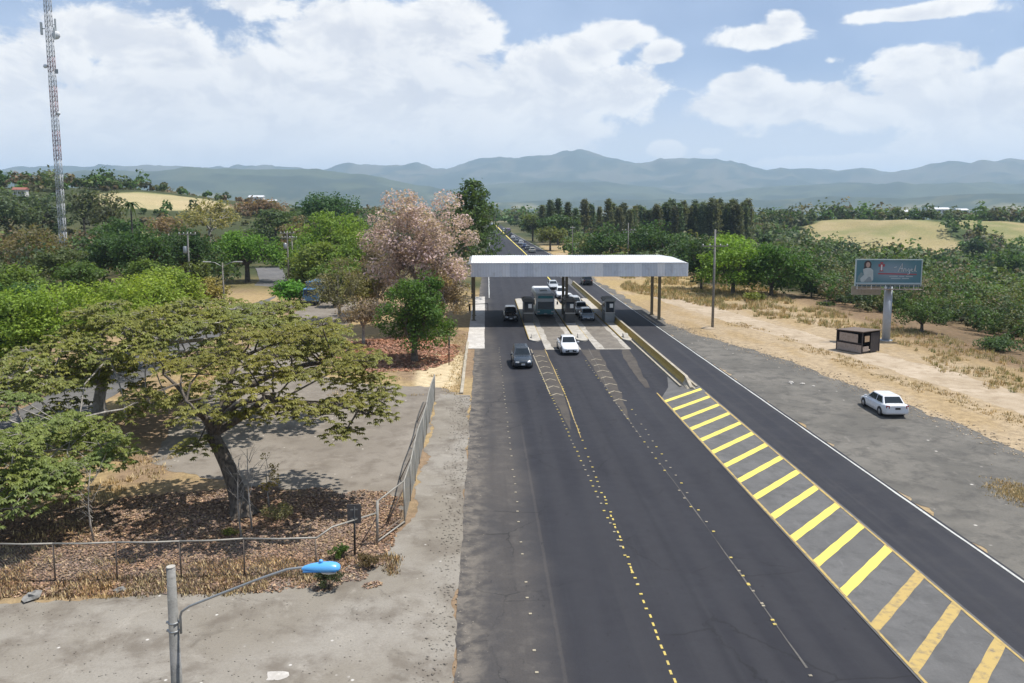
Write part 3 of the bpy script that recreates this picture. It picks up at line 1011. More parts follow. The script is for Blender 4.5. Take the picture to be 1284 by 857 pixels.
fm = [paint('fascia_metal_%s' % 'abcde'[k], c_, 0.36, dirt=d_, scale=1.3) for k, (c_, d_) in enumerate((((.70, .73, .77), .12), ((.62, .66, .72), .2), ((.74, .75, .77), .15), ((.56, .60, .66), .3), ((.66, .70, .75), .25)))]
fmesh = [ribbed(pw * 0.992, ZT - ZB).mesh('fascia_panel', x) for x in fm]
for side in (0, 1):
    for i in range(NP):
        o = link('fascia_panel', rp.choice(fmesh), can, (X0 + pw * (i + .5) - cx0, (YN if side == 0 else YF) - cy0, ZB + rp.uniform(-.012, .012)))
        if side:
            o.rotation_euler = (0, 0, PI)
dpt = YF - YN
npe = 16
emesh = [ribbed(dpt / npe * 0.992, ZT - ZB).mesh('fascia_panel', x) for x in fm[:3]]
for side in (0, 1):
    for i in range(npe):
        o = link('fascia_panel', rp.choice(emesh), can, ((X0 if side == 0 else X1) - cx0, YN + dpt / npe * (i + .5) - cy0, ZB))
        o.rotation_euler = (0, 0, -PI / 2 if side == 0 else PI / 2)
# roof sheets: ribbed strips running front to back, slightly crowned
rmats = [paint('roof_sheet_%s' % 'abc'[k], c_, 0.45, dirt=.15, scale=.8) for k, c_ in enumerate(((.74, .75, .75), (.68, .69, .69), (.78, .78, .77)))]


def roof_strip(w):
    mb = MB()
    n = 12
    for i in range(n):
        xa, xb = -w / 2 + w * i / n, -w / 2 + w * (i + 1) / n
        za = .05 if i % 4 in (1, 2) else 0
        zb = .05 if (i + 1) % 4 in (1, 2) else 0
        for (ya, yb, ha, hb) in ((-dpt / 2 - .1, 0, 0, .22), (0, dpt / 2 + .1, .22, 0)):
            mb.quad((xa, ya, za + ha), (xb, ya, zb + ha), (xb, yb, zb + hb), (xa, yb, za + hb))
    return mb


rmesh = [roof_strip(pw).mesh('roof_sheet', x) for x in rmats]
for i in range(NP):
    link('roof_sheet', rp.choice(rmesh), can, (X0 + pw * (i + .5) - cx0, 0, ZT - .02))
MB().box((0, 0, ZT - .14), (X1 - X0 - .3, dpt - .3, .12)).build('roof_deck', M['steel'], can)
MB().box((0, YN - cy0 - .06, ZT + .03), (X1 - X0 + .1, .10, .10)).build('front_flashing', M['fascia'], can)
MB().box((0, YN - cy0 + .2, ZB + .05), (X1 - X0 - .2, .18, .14)).build('front_beam', M['steel'], can)
MB().box((0, YF - cy0 - .2, ZB + .05), (X1 - X0 - .2, .18, .14)).build('rear_beam', M['steel'], can)
for xb in (-1.2, 10.9, 23.1):
    mb = MB().box((xb - cx0, 0, ZB + .5), (.2, dpt - .5, .5))
    mb.build('cross_beam', M['steel'], can)
    for yc in (103.0, 107.5):
        mb = MB()
        mb.box((xb - cx0, yc - cy0, (ZB + .26) / 2), (.34, .34, ZB + .26))
        mb.box((xb - cx0, yc - cy0, .05), (.6, .6, .1))
        mb.build('column', M['column'], can)

# islands
def island(xc, w, y0, y1, label, paintside=-1):
    t = thing('toll_island', label, 'traffic island', (xc, (y0 + y1) / 2, 0.02), 0, 'toll islands')
    hw, L = w / 2, (y1 - y0) / 2
    n = 8
    outline = [(-hw, L - .5), (-hw, -L + .9)] + [(-hw + w * k / n, -L + .9 - .9 * math.sin(PI * k / n)) for k in range(1, n)] + [(hw, -L + .9), (hw, L - .5), (0, L)]
    MB().prism(outline, 0, .17, 'z').build('kerb_block', M['concrete'], t, bevel=.025)
    MB().box((-hw - .03, .2, .085), (.05, 2 * L - 2.2, .165)).build('painted_kerb_face', M['yellow_old'], t)
    MB().box((hw + .03, .2, .085), (.05, 2 * L - 2.2, .165)).build('painted_kerb_face', M['yellow_old'], t)
    # crash nose
    MB().prism([(-L + 1.4, .17), (-L + 2.6, .17), (-L + 2.6, .55), (-L + 2.0, .55)], -hw * .55, hw * .55, 'x').build('crash_nose', M['concrete'], t, bevel=.03)
    return t


island(5.75, 1.25, 86.2, 126, 'concrete toll island nearest the left trees, under the left booth')
island(11.0, 1.3, 86.2, 126, 'middle concrete toll island under the canopy centre columns')
island(16.05, 1.0, 86.2, 126, 'narrow concrete toll island beside the yellow median barrier')

mbar = thing('median_barrier', 'long concrete median wall with faded yellow left face', 'barrier', (17.0, 95, 0.05))
pr = [(-.34, 0), (.34, 0), (.30, .12), (.16, .32), (.12, .72), (-.12, .72), (-.16, .32), (-.30, .12)]
for i in range(15):
    ya, yb = -30.0 + i * 5.6, -30.0 + (i + 1) * 5.6 - .04
    MB().prism([(p_[0], p_[1]) for p_ in pr], ya, yb, 'y').build('wall_segment', M['kerb'], mbar)
    mb = MB()
    mb.quad((-.318, ya + .01, .12), (-.318, yb - .01, .12), (-.178, yb - .01, .33), (-.178, ya + .01, .33))
    mb.quad((-.178, ya + .01, .33), (-.178, yb - .01, .33), (-.134, yb - .01, .70), (-.134, ya + .01, .70))
    mb.build('yellow_face', M['yellow_old'], mbar)
mb = MB()
a0 = [(q[0], -30.0, q[1]) for q in pr]
a1 = [(q[0] * 1.1, -31.8, q[1] * .22) for q in pr]
mb.add(a0 + a1, [tuple(range(8)), tuple(range(8, 16))[::-1]] + [(i, (i + 1) % 8, 8 + (i + 1) % 8, 8 + i) for i in range(8)])
mb.build('sloped_end', M['kerb'], mbar)
MB().box((-.72, -3, .06), (.16, 56, .14)).build('kerb_strip', M['kerb'], mbar)
MB().box((.62, -3, .05), (.16, 56, .12)).build('kerb_strip', M['kerb'], mbar)

# booths
def booth(x, y, label, dark):
    t = thing('toll_booth', label, 'booth', (x, y, 0.19), 0, 'toll booths')
    w, d, h = 1.0, 2.2, 2.5
    t.scale = (1.25, 1.2, 1.22)
    wall = dark
    MB().box((0, 0, .5), (w, d, 1.0)).build('lower_wall', wall, t, bevel=.03)
    for sx in (-1, 1):
        for sy in (-1, 1):
            MB().box((sx * (w / 2 - .05), sy * (d / 2 - .05), 1.6), (.1, .1, 1.2)).build('corner_post', wall, t)
    MB().box((0, -d / 2 + .03, 1.6), (w - .2, .03, 1.2)).build('window', M['glass'], t)
    MB().box((0, d / 2 - .03, 1.6), (w - .2, .03, 1.2)).build('window', M['glass'], t)
    MB().box((-w / 2 + .03, 0, 1.6), (.03, d - .2, 1.2)).build('window', M['glass'], t)
    MB().box((w / 2 - .03, 0, 1.6), (.03, d - .2, 1.2)).build('window', M['glass'], t)
    MB().prism([(-w / 2 - .12, 2.2), (w / 2 + .12, 2.2), (w / 2 + .12, 2.38), (w / 2 - .1, 2.5), (-w / 2 + .1, 2.5), (-w / 2 - .12, 2.38)], -d / 2 - .15, d / 2 + .15, 'y').build('roof', wall, t, bevel=.02)
    MB().box((0, -d / 2 - .015, 1.02), (w + .04, .06, .08)).build('counter_sill', M['steel'], t)
    MB().box((.14, -d / 2 - .01, 1.75), (.34, .03, .42)).build('notice', M['plate'], t)
    return t


bd = paint('dark_booth_panel', (0.045, 0.045, 0.042), 0.5, dirt=.3)
bg_ = paint('grey_booth_panel', (0.19, 0.20, 0.20), 0.5, dirt=.3)
booth(5.75, 100.8, 'dark toll booth on the left island, between small dark car and bus', bd)
booth(11.0, 100.6, 'dark toll booth at the middle island by the central columns', bd)
booth(16.05, 100.8, 'grey toll booth on the right island beside the median wall', bg_)

# low striped gate arm in front of the left pad
tg = thing('boom_gate', 'thin dark boom gate across the concrete pad beside pink tree', 'gate', (-1.9, 112.5, 0.03))
MB().box((0, 0, .5), (.28, .28, 1.0)).build('gate_post', M['black'], tg)
MB().tube([(0, 0, .95), (2.6, 0, 1.0)], .05, 6).build('gate_arm', M['black'], tg)
MB().tube([(2.6, 0, 0), (2.6, 0, 1.02)], .05, 6).build('arm_rest', M['black'], tg)

# kerb of the left verge
kb = thing('verge_kerb', 'weathered concrete kerb along the dry verge left of highway', 'kerb', (-1.75, 74, 0))
for i in range(14):
    MB().box((rp.uniform(-.02, .02) + i * .004, -10.8 + i * 1.7, .06), (.26, 1.66, .18), rz=rp.uniform(-.006, .006)).build('kerb_stone', M['kerb'], kb, bevel=.02)

# ------------------------------------------------------------------ fences
M['mesh_wire'] = paint('chain_link_wire', (0.30, 0.30, 0.28), 0.55, metal=.4, dirt=.4)


def chain(parent, a, b_, z0, z1, pitch=.11, r=.0032):
    """diamond wire netting between two points, real thin wires"""
    a, b_ = Vector(a), Vector(b_)
    L = (b_ - a).length
    h = z1 - z0
    dirv = (b_ - a).normalized()
    nv = Vector((-dirv.y, dirv.x, 0))
    vs, fs = [], []

    def strip(p, q):
        t = (q - p).normalized()
        s_ = t.cross(nv).normalized() * r
        base = len(vs)
        vs.extend([p + s_, p - s_ + nv * r, p - s_ - nv * r, q + s_, q - s_ + nv * r, q - s_ - nv * r])
        fs.extend([(base, base + 1, base + 4, base + 3), (base + 1, base + 2, base + 5, base + 4), (base + 2, base, base + 3, base + 5)])
    n = int((L + h) / pitch)
    for k in range(n):
        s0 = -h + k * pitch
        for sg in (1, -1):
            # s = s0 + sg-direction * (z - z0)
            lo, hi = max(0, -s0), min(h, L - s0)
            if hi - lo < .05:
                continue
            if sg == 1:
                p = a + dirv * (s0 + lo) + Vector((0, 0, z0 + lo))
                q = a + dirv * (s0 + hi) + Vector((0, 0, z0 + hi))
            else:
                p = a + dirv * (s0 + lo) + Vector((0, 0, z1 - lo))
                q = a + dirv * (s0 + hi) + Vector((0, 0, z1 - hi))
            strip(p, q)
    me = mesh_np('wire_netting', np.array([tuple(v) for v in vs]), fs, M['mesh_wire'])
    return link('wire_netting', me, parent)


fa = thing('pipe_fence', 'low pipe rail fence with wire netting along the leaf-strewn verge', 'fence', (-13, 31.3, 0))
ox, oy = -13, 31.3
xs = [-24.6, -22.0, -19.6, -17.2, -14.75, -12.25, -9.75, -6.8]
fz = [1.55 + .03 * math.sin(i * 2.1) for i in range(len(xs))]
fyy = [31.2 + .12 * math.sin(i * 1.3) for i in range(len(xs))]
for i, x in enumerate(xs):
    MB().tube([(x - ox, fyy[i] - oy, -.05), (x - ox + rp.uniform(-.04, .04), fyy[i] - oy, fz[i])], .034, 7).build('fence_post', M['rustpipe'], fa)
for i in range(len(xs) - 1):
    p, q = (xs[i] - ox, fyy[i] - oy, fz[i] + .02), (xs[i + 1] - ox, fyy[i + 1] - oy, fz[i + 1] + .02)
    mid = ((p[0] + q[0]) / 2, (p[1] + q[1]) / 2, (p[2] + q[2]) / 2 - .03)
    MB().tube([p, mid, q], .036, 7).build('top_rail', M['pipe'], fa)
    chain(fa, (p[0], p[1], 0), (q[0], q[1], 0), .05, 1.5, .15, .0026)
MB().tube([(-6.8 - ox, 31.25 - oy, 1.57), (-6.3 - ox, 32.0 - oy, 1.72), (-4.75 - ox, 34.0 - oy, 1.5)], .036, 7).build('end_rail', M['pipe'], fa)
MB().tube([(-21.9 - ox, 31.2 - oy, 1.0), (-21.6 - ox, 32.2 - oy, 0)], .025, 6).build('brace', M['rustpipe'], fa)

fb = thing('chain_link_fence', 'tall chain link fence running beside the highway edge to the car park mouth', 'fence', (-3.75, 48, 0))
ox, oy = -3.75, 48
ys = [36.4 + i * 2.95 for i in range(9)]
for i, y in enumerate(ys):
    lean = .05 * math.sin(i * 1.7)
    MB().tube([(0, y - oy, -.05), (lean, y - oy, 2.1)], .042, 7).build('fence_post', M['pipe'], fb)
    if i % 2 == 0 and i < 8:
        MB().tube([(lean, y - oy, 1.75), (-.85, y - oy + .3, 0)], .028, 6).build('brace', M['rustpipe'], fb)
for i in range(8):
    MB().tube([(.05 * math.sin(i * 1.7), ys[i] - oy, 2.1), (.05 * math.sin((i + 1) * 1.7), ys[i + 1] - oy, 2.1)], .036, 7).build('top_rail', M['pipe'], fb)
    chain(fb, (0, ys[i] - oy, 0), (0, ys[i + 1] - oy, 0), .06, 2.06, .12, .0034)
MB().tube([(-1.0, 34.15 - oy, -.05), (-.95, 34.15 - oy, 2.0)], .06, 8).build('gate_post', M['pipe'], fb)
MB().tube([(-.95, 34.15 - oy, 1.98), (0, 36.4 - oy, 2.1)], .036, 7).build('top_rail', M['pipe'], fb)
MB().tube([(-1.0, 34.15 - oy, .12), (0, 36.4 - oy, .12)], .04, 7).build('bottom_rail', M['pipe'], fb)
MB().tube([(-1.05, 34.4 - oy, .25), (-.1, 36.4 - oy, .28)], .03, 7).build('bottom_rail', M['rustpipe'], fb)
MB().tube([(-.1, 36.3 - oy, 1.7), (-.75, 36.0 - oy, .15)], .03, 6).build('brace', M['rustpipe'], fb)
MB().tube([(-1.0, 34.2 - oy, 1.2), (-1.7, 34.3 - oy, .05)], .03, 6).build('brace', M['rustpipe'], fb)

# ------------------------------------------------------------------ signs and poles
ts = thing('road_sign', 'grey back of a small road sign on a dark post by fence', 'sign', (-5.55, 33.0, 0))
MB().tube([(0, 0, -.05), (.02, 0, 2.2)], .045, 8).build('post', M['black'], ts)
MB().box((.0, .07, 1.85), (.58, .025, .86), rz=.12).build('sign_panel', paint('grey_sign_back', (.085, .08, .078), .5, dirt=.4), ts, bevel=.008)
MB().box((.0, .045, 2.05), (.30, .02, .05)).build('bracket', M['steel'], ts)
MB().box((.0, .045, 1.65), (.30, .02, .05)).build('bracket', M['steel'], ts)

g_ = G(563, 458)
ts = thing('verge_sign', 'thin dark edge-on sign post on the dry verge below pink tree', 'sign', (g_.x, g_.y, 0))
MB().tube([(0, 0, -.05), (.03, 0, 2.7)], .05, 7).build('post', M['black'], ts)
MB().box((.03, .08, 2.25), (.24, .03, .8), rz=1.1).build('sign_panel', M['black'], ts)

# street lamp in the foreground
lp = A(214, 711, 14.0)
tl = thing('street_lamp', 'weathered concrete pole with long arm and bright blue lamp head', 'street lamp', (lp.x, lp.y, 0))
zt = lp.z
M['polecon'] = ground_mat('weathered_pole_concrete', [(0.20, 0.195, 0.18), (0.26, 0.25, 0.235), (0.13, 0.125, 0.115)], (1.5, 5, 30), .9, .006)
mb = MB().tube([(0, 0, -.1), (0, 0, zt * .5), (0, 0, zt)], [.15, .115, .078], 20)
mb.build('pole', M['polecon'], tl)
MB().lathe([(.080, zt - .001), (.083, zt + .006), (.06, zt + .014)], n=20).build('pole_cap', M['concrete'], tl)
for k, zz in enumerate((zt - 1.06, zt - 1.22)):
    MB().lathe([(.088, zz - .018), (.098, zz - .018), (.098, zz + .018), (.088, zz + .018)], n=20).build('clamp_band', M['steel'], tl)
    MB().box((.115, 0, zz), (.05, .03, .03)).build('clamp_bolt', M['steel'], tl)
    MB().box((-.11, 0, zz), (.04, .05, .03)).build('clamp_bolt', M['steel'], tl)
hd = A(377, 712, 14.0)
dxh, dzh = hd.x - lp.x, hd.z
arm = [(.125, 0, zt - 1.28), (.125, 0, zt - .95), (.155, 0, zt - .86), (.30, 0, zt - .76), (.9, 0, zt - .52), (1.6, 0, zt - .25), (dxh - .25, 0, dzh - .03), (dxh, 0, dzh), (dxh + .16, 0, dzh + .005)]
MB().tube(arm, .022, 10).build('arm', M['steel'], tl)
# lamp head: lofted rounded shell
blue = paint('blue_lamp_shell', (0.10, 0.37, 0.72), 0.32, dirt=.08, scale=4, coat=.2)
st = [(0, .035, .03), (.05, .06, .05), (.16, .10, .075), (.34, .135, .095), (.52, .14, .098), (.62, .125, .085), (.68, .09, .06), (.70, .04, .03)]
vs, fs = [], []
n = 14
for (xx, hwid, hh) in st:
    for k in range(n):
        a_ = PI * k / (n - 1)
        vs.append((dxh + .02 + xx, hwid * math.cos(a_), dzh - .035 + hh * 1.35 * max(0.0, math.sin(a_)) ** .8))
for i in range(len(st) - 1):
    for k in range(n - 1):
        fs.append((i * n + k, i * n + k + 1, (i + 1) * n + k + 1, (i + 1) * n + k))
    fs.append((i * n, i * n + n - 1, (i + 1) * n + n - 1, (i + 1) * n))
MB().add(vs, fs, True).build('lamp_shell', blue, tl)
vs, fs = [], []
st2 = [(.30, .05, .02), (.38, .10, .075), (.50, .115, .095), (.60, .10, .08), (.66, .05, .02)]
for (xx, hwid, hh) in st2:
    for k in range(n):
        a_ = PI * k / (n - 1)
        vs.append((dxh + .02 + xx, hwid * math.cos(a_), dzh - .038 - hh * math.sin(a_)))
for i in range(len(st2) - 1):
    for k in range(n - 1):
        fs.append((i * n + k, (i + 1) * n + k, (i + 1) * n + k + 1, i * n + k + 1))
MB().add(vs, fs, True).build('lens', paint('lamp_lens', (.45, .50, .55), .15, dirt=.1, spec=.8), tl)
MB().lathe([(.035, dzh + .07), (.038, dzh + .125), (.028, dzh + .14)], c=(dxh + .37, 0, 0), n=12).build('photocell', blue, tl)
MB().box((dxh + .36, 0, dzh - .035), (.60, .27, .012)).build('rim_band', paint('dark_blue_rim', (.03, .10, .22), .4), tl)

M['wood'] = bark_mat('grey_timber_pole', (.14, .125, .105), (.27, .25, .22), 9)


def utility(px, ytop, ybase, dist, label, arms=((.6, 2.2),), mat=None, rad=.15, extra=None, rz=0.0):
    tp = A(px, ytop, dist)
    zb = Hs(tp.x, tp.y) - .3
    t = thing('utility_pole', label, 'utility pole', (tp.x, tp.y, zb), rz, 'utility poles along the roads')
    h = tp.z - zb
    MB().tube([(0, 0, 0), (0, 0, h)], [rad, rad * .62], 10).build('pole', mat or M['polecon'], t)
    for (dz_, w) in arms:
        MB().box((0, -.14, h - dz_), (w, .11, .13)).build('crossarm', M['wood'], t)
        for k in (-.46, -.2, .2, .46):
            MB().lathe([(.05, h - dz_ + .06), (.08, h - dz_ + .14), (.05, h - dz_ + .26)], c=(w * k, -.14, 0), n=8).build('insulator', M['plate'], t)
    if extra == 'transformer':
        MB().lathe([(.28, h - 3.2), (.3, h - 3.1), (.3, h - 2.3), (.2, h - 2.15)], c=(-.42, -.1, 0), n=12).build('transformer', M['steel'], t)
    if extra == 'lamps':
        for sx in (-1, 1):
            MB().tube([(0, 0, h - .5), (sx * 1.0, 0, h + .05), (sx * 1.6, 0, h + .15)], .04, 6).build('lamp_arm', M['steel'], t)
            MB().prism([(-.1, 0), (.1, 0), (.14, .1), (-.14, .1)], sx * 1.5, sx * 2.5, 'x').build('lamp_head', M['plate'], t, loc=(0, 0, h + .1))
    return t


pb = G(893, 412)
utility(897, 288, 412, pb.y, 'tall pale pole with crossarm standing in bare dirt right of canopy', ((2.0, 3.2),), rad=.17)
MB().lathe([(.95, -.05), (.7, .10), (.25, .2)], c=(pb.x - .5, pb.y, 0.0), n=12).build('dug_earth', M['dirt']).location = (0, 0, 0)
tag(bpy.data.objects['dug_earth'], 'small mound of dug earth around the pale pole base', 'mound')
utility(788, 280, 330, 190, 'pale pole with wide crossarm rising behind the canopy roof', ((1.7, 3.2), (2.3, 2.6)), rad=.17)
utility(718, 284, 330, 215, 'thin brown pole behind canopy at the dry grass bank', ((.5, 1.2),), M['wood'], .13)
utility(235, 291, 345, 122, 'pale pole with crossarm and transformer among dark left trees', ((.35, 2.6),), extra='transformer')
utility(279, 330, 395, 104, 'pole with two white lamp heads beside the side road', (), M['wood'], .12, 'lamps')
utility(360, 290, 360, 146, 'dark timber pole with crossarms at the side road bend', ((.4, 2.4), (1.2, 2.0)), M['wood'], .17, 'transformer', rz=.3)
utility(366, 296, 360, 152, 'second dark timber pole close behind the side road bend pole', ((.4, 1.8),), M['wood'], .16, rz=.5)

# ------------------------------------------------------------------ lattice mast
tb = A(79, 300, 172)
zb = Hs(tb.x, tb.y) - .3
tm = thing('lattice_mast', 'tall red and white lattice radio mast above the left trees', 'radio mast', (tb.x, tb.y, zb))
red, wht = paint('mast_red', (.27, .15, .16), .5, dirt=.3), paint('mast_white', (.48, .49, .51), .5, dirt=.25)
sec, nsec = 3.0, 24
corner = [Vector((math.cos(a_), math.sin(a_), 0)) * .72 for a_ in (R(45), R(135), R(225), R(315))]


def mast_mesh(mat):
    mb = MB()
    for c_ in corner:
        mb.tube([c_, c_ + Vector((0, 0, sec))], .062, 5)
    for i in range(4):
        a_, b_ = corner[i], corner[(i + 1) % 4]
        for k in range(3):
            z0, z1 = Vector((0, 0, sec * k / 3)), Vector((0, 0, sec * (k + 1) / 3))
            mb.tube([a_ + z0, b_ + z1], .034, 4)
            mb.tube([b_ + z0, a_ + z1], .034, 4)
            mb.tube([a_ + z0, b_ + z0], .034, 4)
    return mb.mesh('mast_section', mat)


mr, mw = mast_mesh(red), mast_mesh(wht)
pat = 'wwwwwwww' + 'rrwrrwr' + 'wwww' + 'wrwrr'
for i in range(nsec):
    link('mast_section', mr if pat[i] == 'r' else mw, tm, (0, 0, i * sec))
for (dz_, sx, sy) in ((50.5, -1.5, 0), (50.5, -1.3, -.6), (49.5, 1.25, -.5), (51.5, .9, .8)):
    MB().box((sx, sy, dz_), (.34, .2, 2.4)).build('panel_antenna', M['plate'], tm)
    MB().box((sx * .75, sy * .75, dz_), (abs(sx) * .5, .08, .08)).build('antenna_bracket', M['steel'], tm)
for (dz_, sx, rr_) in ((49.2, 1.5, .85), (43.0, -1.05, .42), (33.5, .95, .40)):
    MB().lathe([(rr_ * .2, .32), (rr_ * .75, .18), (rr_, 0), (rr_ * .98, -.12), (.02, -.16)], n=18, axis='y').build('dish_antenna', M['white_metal'], tm, (sx, -.35, dz_))
MB().box((1.0, -.2, 42.0), (.7, .05, .9)).build('grid_antenna', M['steel'], tm)

# ------------------------------------------------------------------ billboard
bb = G(1112, 428)
tbb = thing('billboard', 'teal advertising billboard with a woman figure on a thick pale pole', 'billboard', (bb.x, bb.y, 0), -.10)
zl, zh, w = 6.15, 9.05, 7.0
M['billpole'] = paint('pale_blue_grey_pole', (.40, .44, .49), .45, dirt=.2)
MB().tube([(0, .3, -.4), (0, .3, zl + .4)], .43, 20).build('pole', M['billpole'], tbb)
MB().lathe([(.70, -.1), (.70, .12), (.5, .14)], c=(0, .3, 0), n=16).build('base_flange', M['steel'], tbb)
# teal panel, with a soft pale centre printed on it
m, t, b = new_mat('billboard_print')
tcn = t.node('ShaderNodeTexCoord')
ob = t.xyz(tcn.outputs['Object'])
rad_ = t.vm('LENGTH', t.cxyz(t.m('MULTIPLY', ob[0], .36), t.m('MULTIPLY', t.m('SUBTRACT', ob[2], 7.8), .75), 0.0))
c = t.mix(t.step(rad_, .1, 1.2), (.20, .27, .33), (.055, .17, .21))
c = t.mix(t.m('MULTIPLY', t.noise(tcn.outputs['Object'], 2.0, 4.0), .25), c, (.10, .16, .20))
t.put(b.inputs['Base Color'], c)
b.inputs['Roughness'].default_value = .45
M['print'] = m
MB().box((-.35, -.25, (zl + zh) / 2 + .15), (w, .10, zh - zl - .3)).build('print_panel', m, tbb)
fr = paint('pale_billboard_frame', (.42, .52, .54), .5, dirt=.2)
cxp = -.35
for (c_, d_) in (((cxp, -.27, zh), (w + .14, .18, .10)), ((cxp - w / 2, -.27, (zl + zh) / 2), (.10, .18, zh - zl)), ((cxp + w / 2, -.27, (zl + zh) / 2), (.10, .18, zh - zl)), ((cxp, -.27, zl + .30), (w, .18, .16))):
    MB().box(c_, d_).build('frame', fr, tbb)
MB().box((cxp, -.55, zl - .32), (w, .9, .06)).build('catwalk', M['rustpipe'], tbb)
for i in range(15):
    MB().box((cxp - w / 2 + w * i / 14, -.95, zl - .05), (.05, .05, .55)).build('catwalk_post', M['pipe'] if i % 3 else M['plate'], tbb)
MB().box((cxp, -.95, zl + .2), (w, .05, .05)).build('catwalk_rail', M['pipe'], tbb)
MB().box((cxp, -.25, zl + .08), (w, .08, .26)).build('lower_trim', paint('dark_teal_trim', (.03, .10, .13), .5), tbb)
MB().box((cxp - 1.9, .75, zl - .62), (3.2, .08, .95)).build('rear_panel_end', M['pipe'], tbb)
for k in (-1, 1):
    MB().box((cxp + k * 2.2, .15, (zl + zh) / 2), (.14, .5, zh - zl)).build('back_strut', M['steel'], tbb)
MB().box((cxp, .3, zl + .5), (w * .9, .3, .35)).build('back_beam', M['steel'], tbb)
# printed picture: seated woman in pale clothes, red and white cross emblem, script line, red rule, small lines
yf = -.305
skin, pale, hair = paint('print_skin', (.42, .30, .25), .5), paint('print_pale_cloth', (.40, .46, .47), .5), paint('print_dark_hair', (.035, .028, .03), .5)


def flat(poly, mat, name, lift=0.0):
    mb = MB()
    mb.prism([(cxp + u, zl + v) for u, v in poly], yf - .010 - lift, yf - .004 - lift, 'y')
    return mb.build(name, mat, tbb)


ov = lambda cx_, cy_, rx_, ry_, n=14: [(cx_ + rx_ * math.cos(2 * PI * k / n), cy_ + ry_ * math.sin(2 * PI * k / n)) for k in range(n)]
flat(ov(-2.25, 2.35, .40, .46), hair, 'printed_hair')
flat([(-2.6, 2.2), (-1.9, 2.25), (-1.85, 1.75), (-2.05, 1.6), (-2.5, 1.6), (-2.7, 1.8)], hair, 'printed_hair', .004)
flat(ov(-2.22, 2.33, .22, .30), skin, 'printed_face', .010)
flat([(-2.75, 1.85), (-2.3, 2.0), (-1.95, 1.98), (-1.65, 1.75), (-1.6, .75), (-1.75, .45), (-2.9, .45), (-3.0, .8), (-2.62, 1.25)], pale, 'printed_jacket', .014)
flat([(-2.6, .45), (-1.7, .45), (-1.9, 1.0), (-2.1, 1.05)], paint('print_grey_cloth', (.22, .27, .29), .5), 'printed_lap', .020)
flat([(-3.3, .45), (-2.95, .5), (-2.7, 1.4), (-2.95, 1.5), (-3.25, 1.0)], paint('print_grey_green', (.16, .24, .26), .5), 'printed_chair', .008)
redp, whtp = paint('print_red', (.32, .05, .07), .5), paint('print_white', (.60, .63, .65), .5)
flat([(-1.12, 2.42), (-.42, 2.42), (-.46, 2.12), (-.66, 2.12), (-.66, 1.76), (-.50, 1.62), (-1.04, 1.62), (-.88, 1.76), (-.88, 2.12), (-1.08, 2.12)], redp, 'printed_emblem', .004)
flat([(-.95, 2.62), (-.59, 2.62), (-.66, 2.44), (-.88, 2.44)], redp, 'printed_emblem', .004)
flat([(-.84, 2.34), (-.70, 2.34), (-.70, 1.72), (-.84, 1.72)], whtp, 'printed_emblem_bar', .010)
flat([(-1.1, 1.30), (3.0, 1.24), (3.0, 1.36), (-1.1, 1.44)], redp, 'printed_rule', .004)
strokes = [[(.55, 2.05), (.85, 2.12)], [(1.0, 1.55), (1.18, 2.0), (1.42, 2.5), (1.40, 1.6)], [(1.1, 1.9), (1.5, 1.95)], [(1.55, 1.6), (1.65, 1.95), (1.82, 1.9), (1.85, 1.6)],
           [(2.15, 1.95), (2.0, 1.75), (2.12, 1.62), (2.28, 1.9), (2.2, 1.35), (2.0, 1.3)], [(2.36, 1.78), (2.55, 1.85), (2.45, 1.95), (2.36, 1.7), (2.6, 1.62)], [(2.7, 1.6), (2.85, 2.3), (2.80, 1.7), (2.95, 1.62)]]
for s_ in strokes:
    mb = MB()
    mb.tube([(cxp + u, yf - .012, zl + v) for u, v in s_], .035, 5)
    mb.build('printed_script', whtp, tbb)
for k, (a_, b_, v_) in enumerate(((.1, 1.0, 1.02), (1.15, 1.7, 1.02), (1.85, 2.6, 1.02), (.3, 1.3, .80), (1.45, 2.2, .80))):
    flat([(a_, v_), (b_, v_), (b_, v_ + .10), (a_, v_ + .10)], paint('print_grey_text', (.34, .40, .43), .5), 'printed_small_line', .004)

# ------------------------------------------------------------------ roadside kiosk
kp = G(1075, 440)
tk = thing('roadside_kiosk', 'small dark roofed wooden stall on the pale dirt track', 'kiosk', (kp.x, kp.y, .06), R(28))
M['kroof'] = paint('brown_metal_roof', (.15, .11, .085), .6, dirt=.4)
M['kdark'] = paint('dark_stall_and_shade', (.035, .028, .03), .7, dirt=.3)  # dark stall parts, reused for the painted shade in the open front
W_, D_, Hh = 2.7, 3.0, 2.15
MB().prism([(-D_ / 2 - .1, Hh + .02), (D_ / 2 + .12, Hh - .12), (D_ / 2 + .12, Hh - .04), (-D_ / 2 - .1, Hh + .10)], -W_ / 2 - .1, W_ / 2 + .1, 'x').build('roof', M['kroof'], tk)
for sx in (-1, 1):
    for sy in (-1, 1):
        MB().box((sx * W_ / 2, sy * D_ / 2, Hh / 2), (.09, .09, Hh)).build('post', M['kdark'], tk)
MB().box((W_ / 2, 0, Hh / 2), (.04, D_ - .1, Hh - .05)).build('side_wall', M['kdark'], tk)
MB().box((0, D_ / 2, Hh / 2), (W_ - .1, .04, Hh - .05)).build('back_wall', M['kdark'], tk)
MB().box((.62, -D_ / 2, Hh / 2 - .05), (1.3, .04, Hh - .2)).build('opening_shade', M['kdark'], tk)  # dark sheet stands in for the shade inside the open front
posters = paint('pale_poster', (.36, .30, .26), .6, dirt=.8, scale=5, dirtcol=(.15, .09, .07))
MB().box((-W_ / 2, 0, .42), (.04, D_ - .1, .78)).build('lower_board', posters, tk)
MB().box((-W_ / 2 - .01, .1, 1.45), (.04, D_ * .72, .85)).build('poster_board', posters, tk)
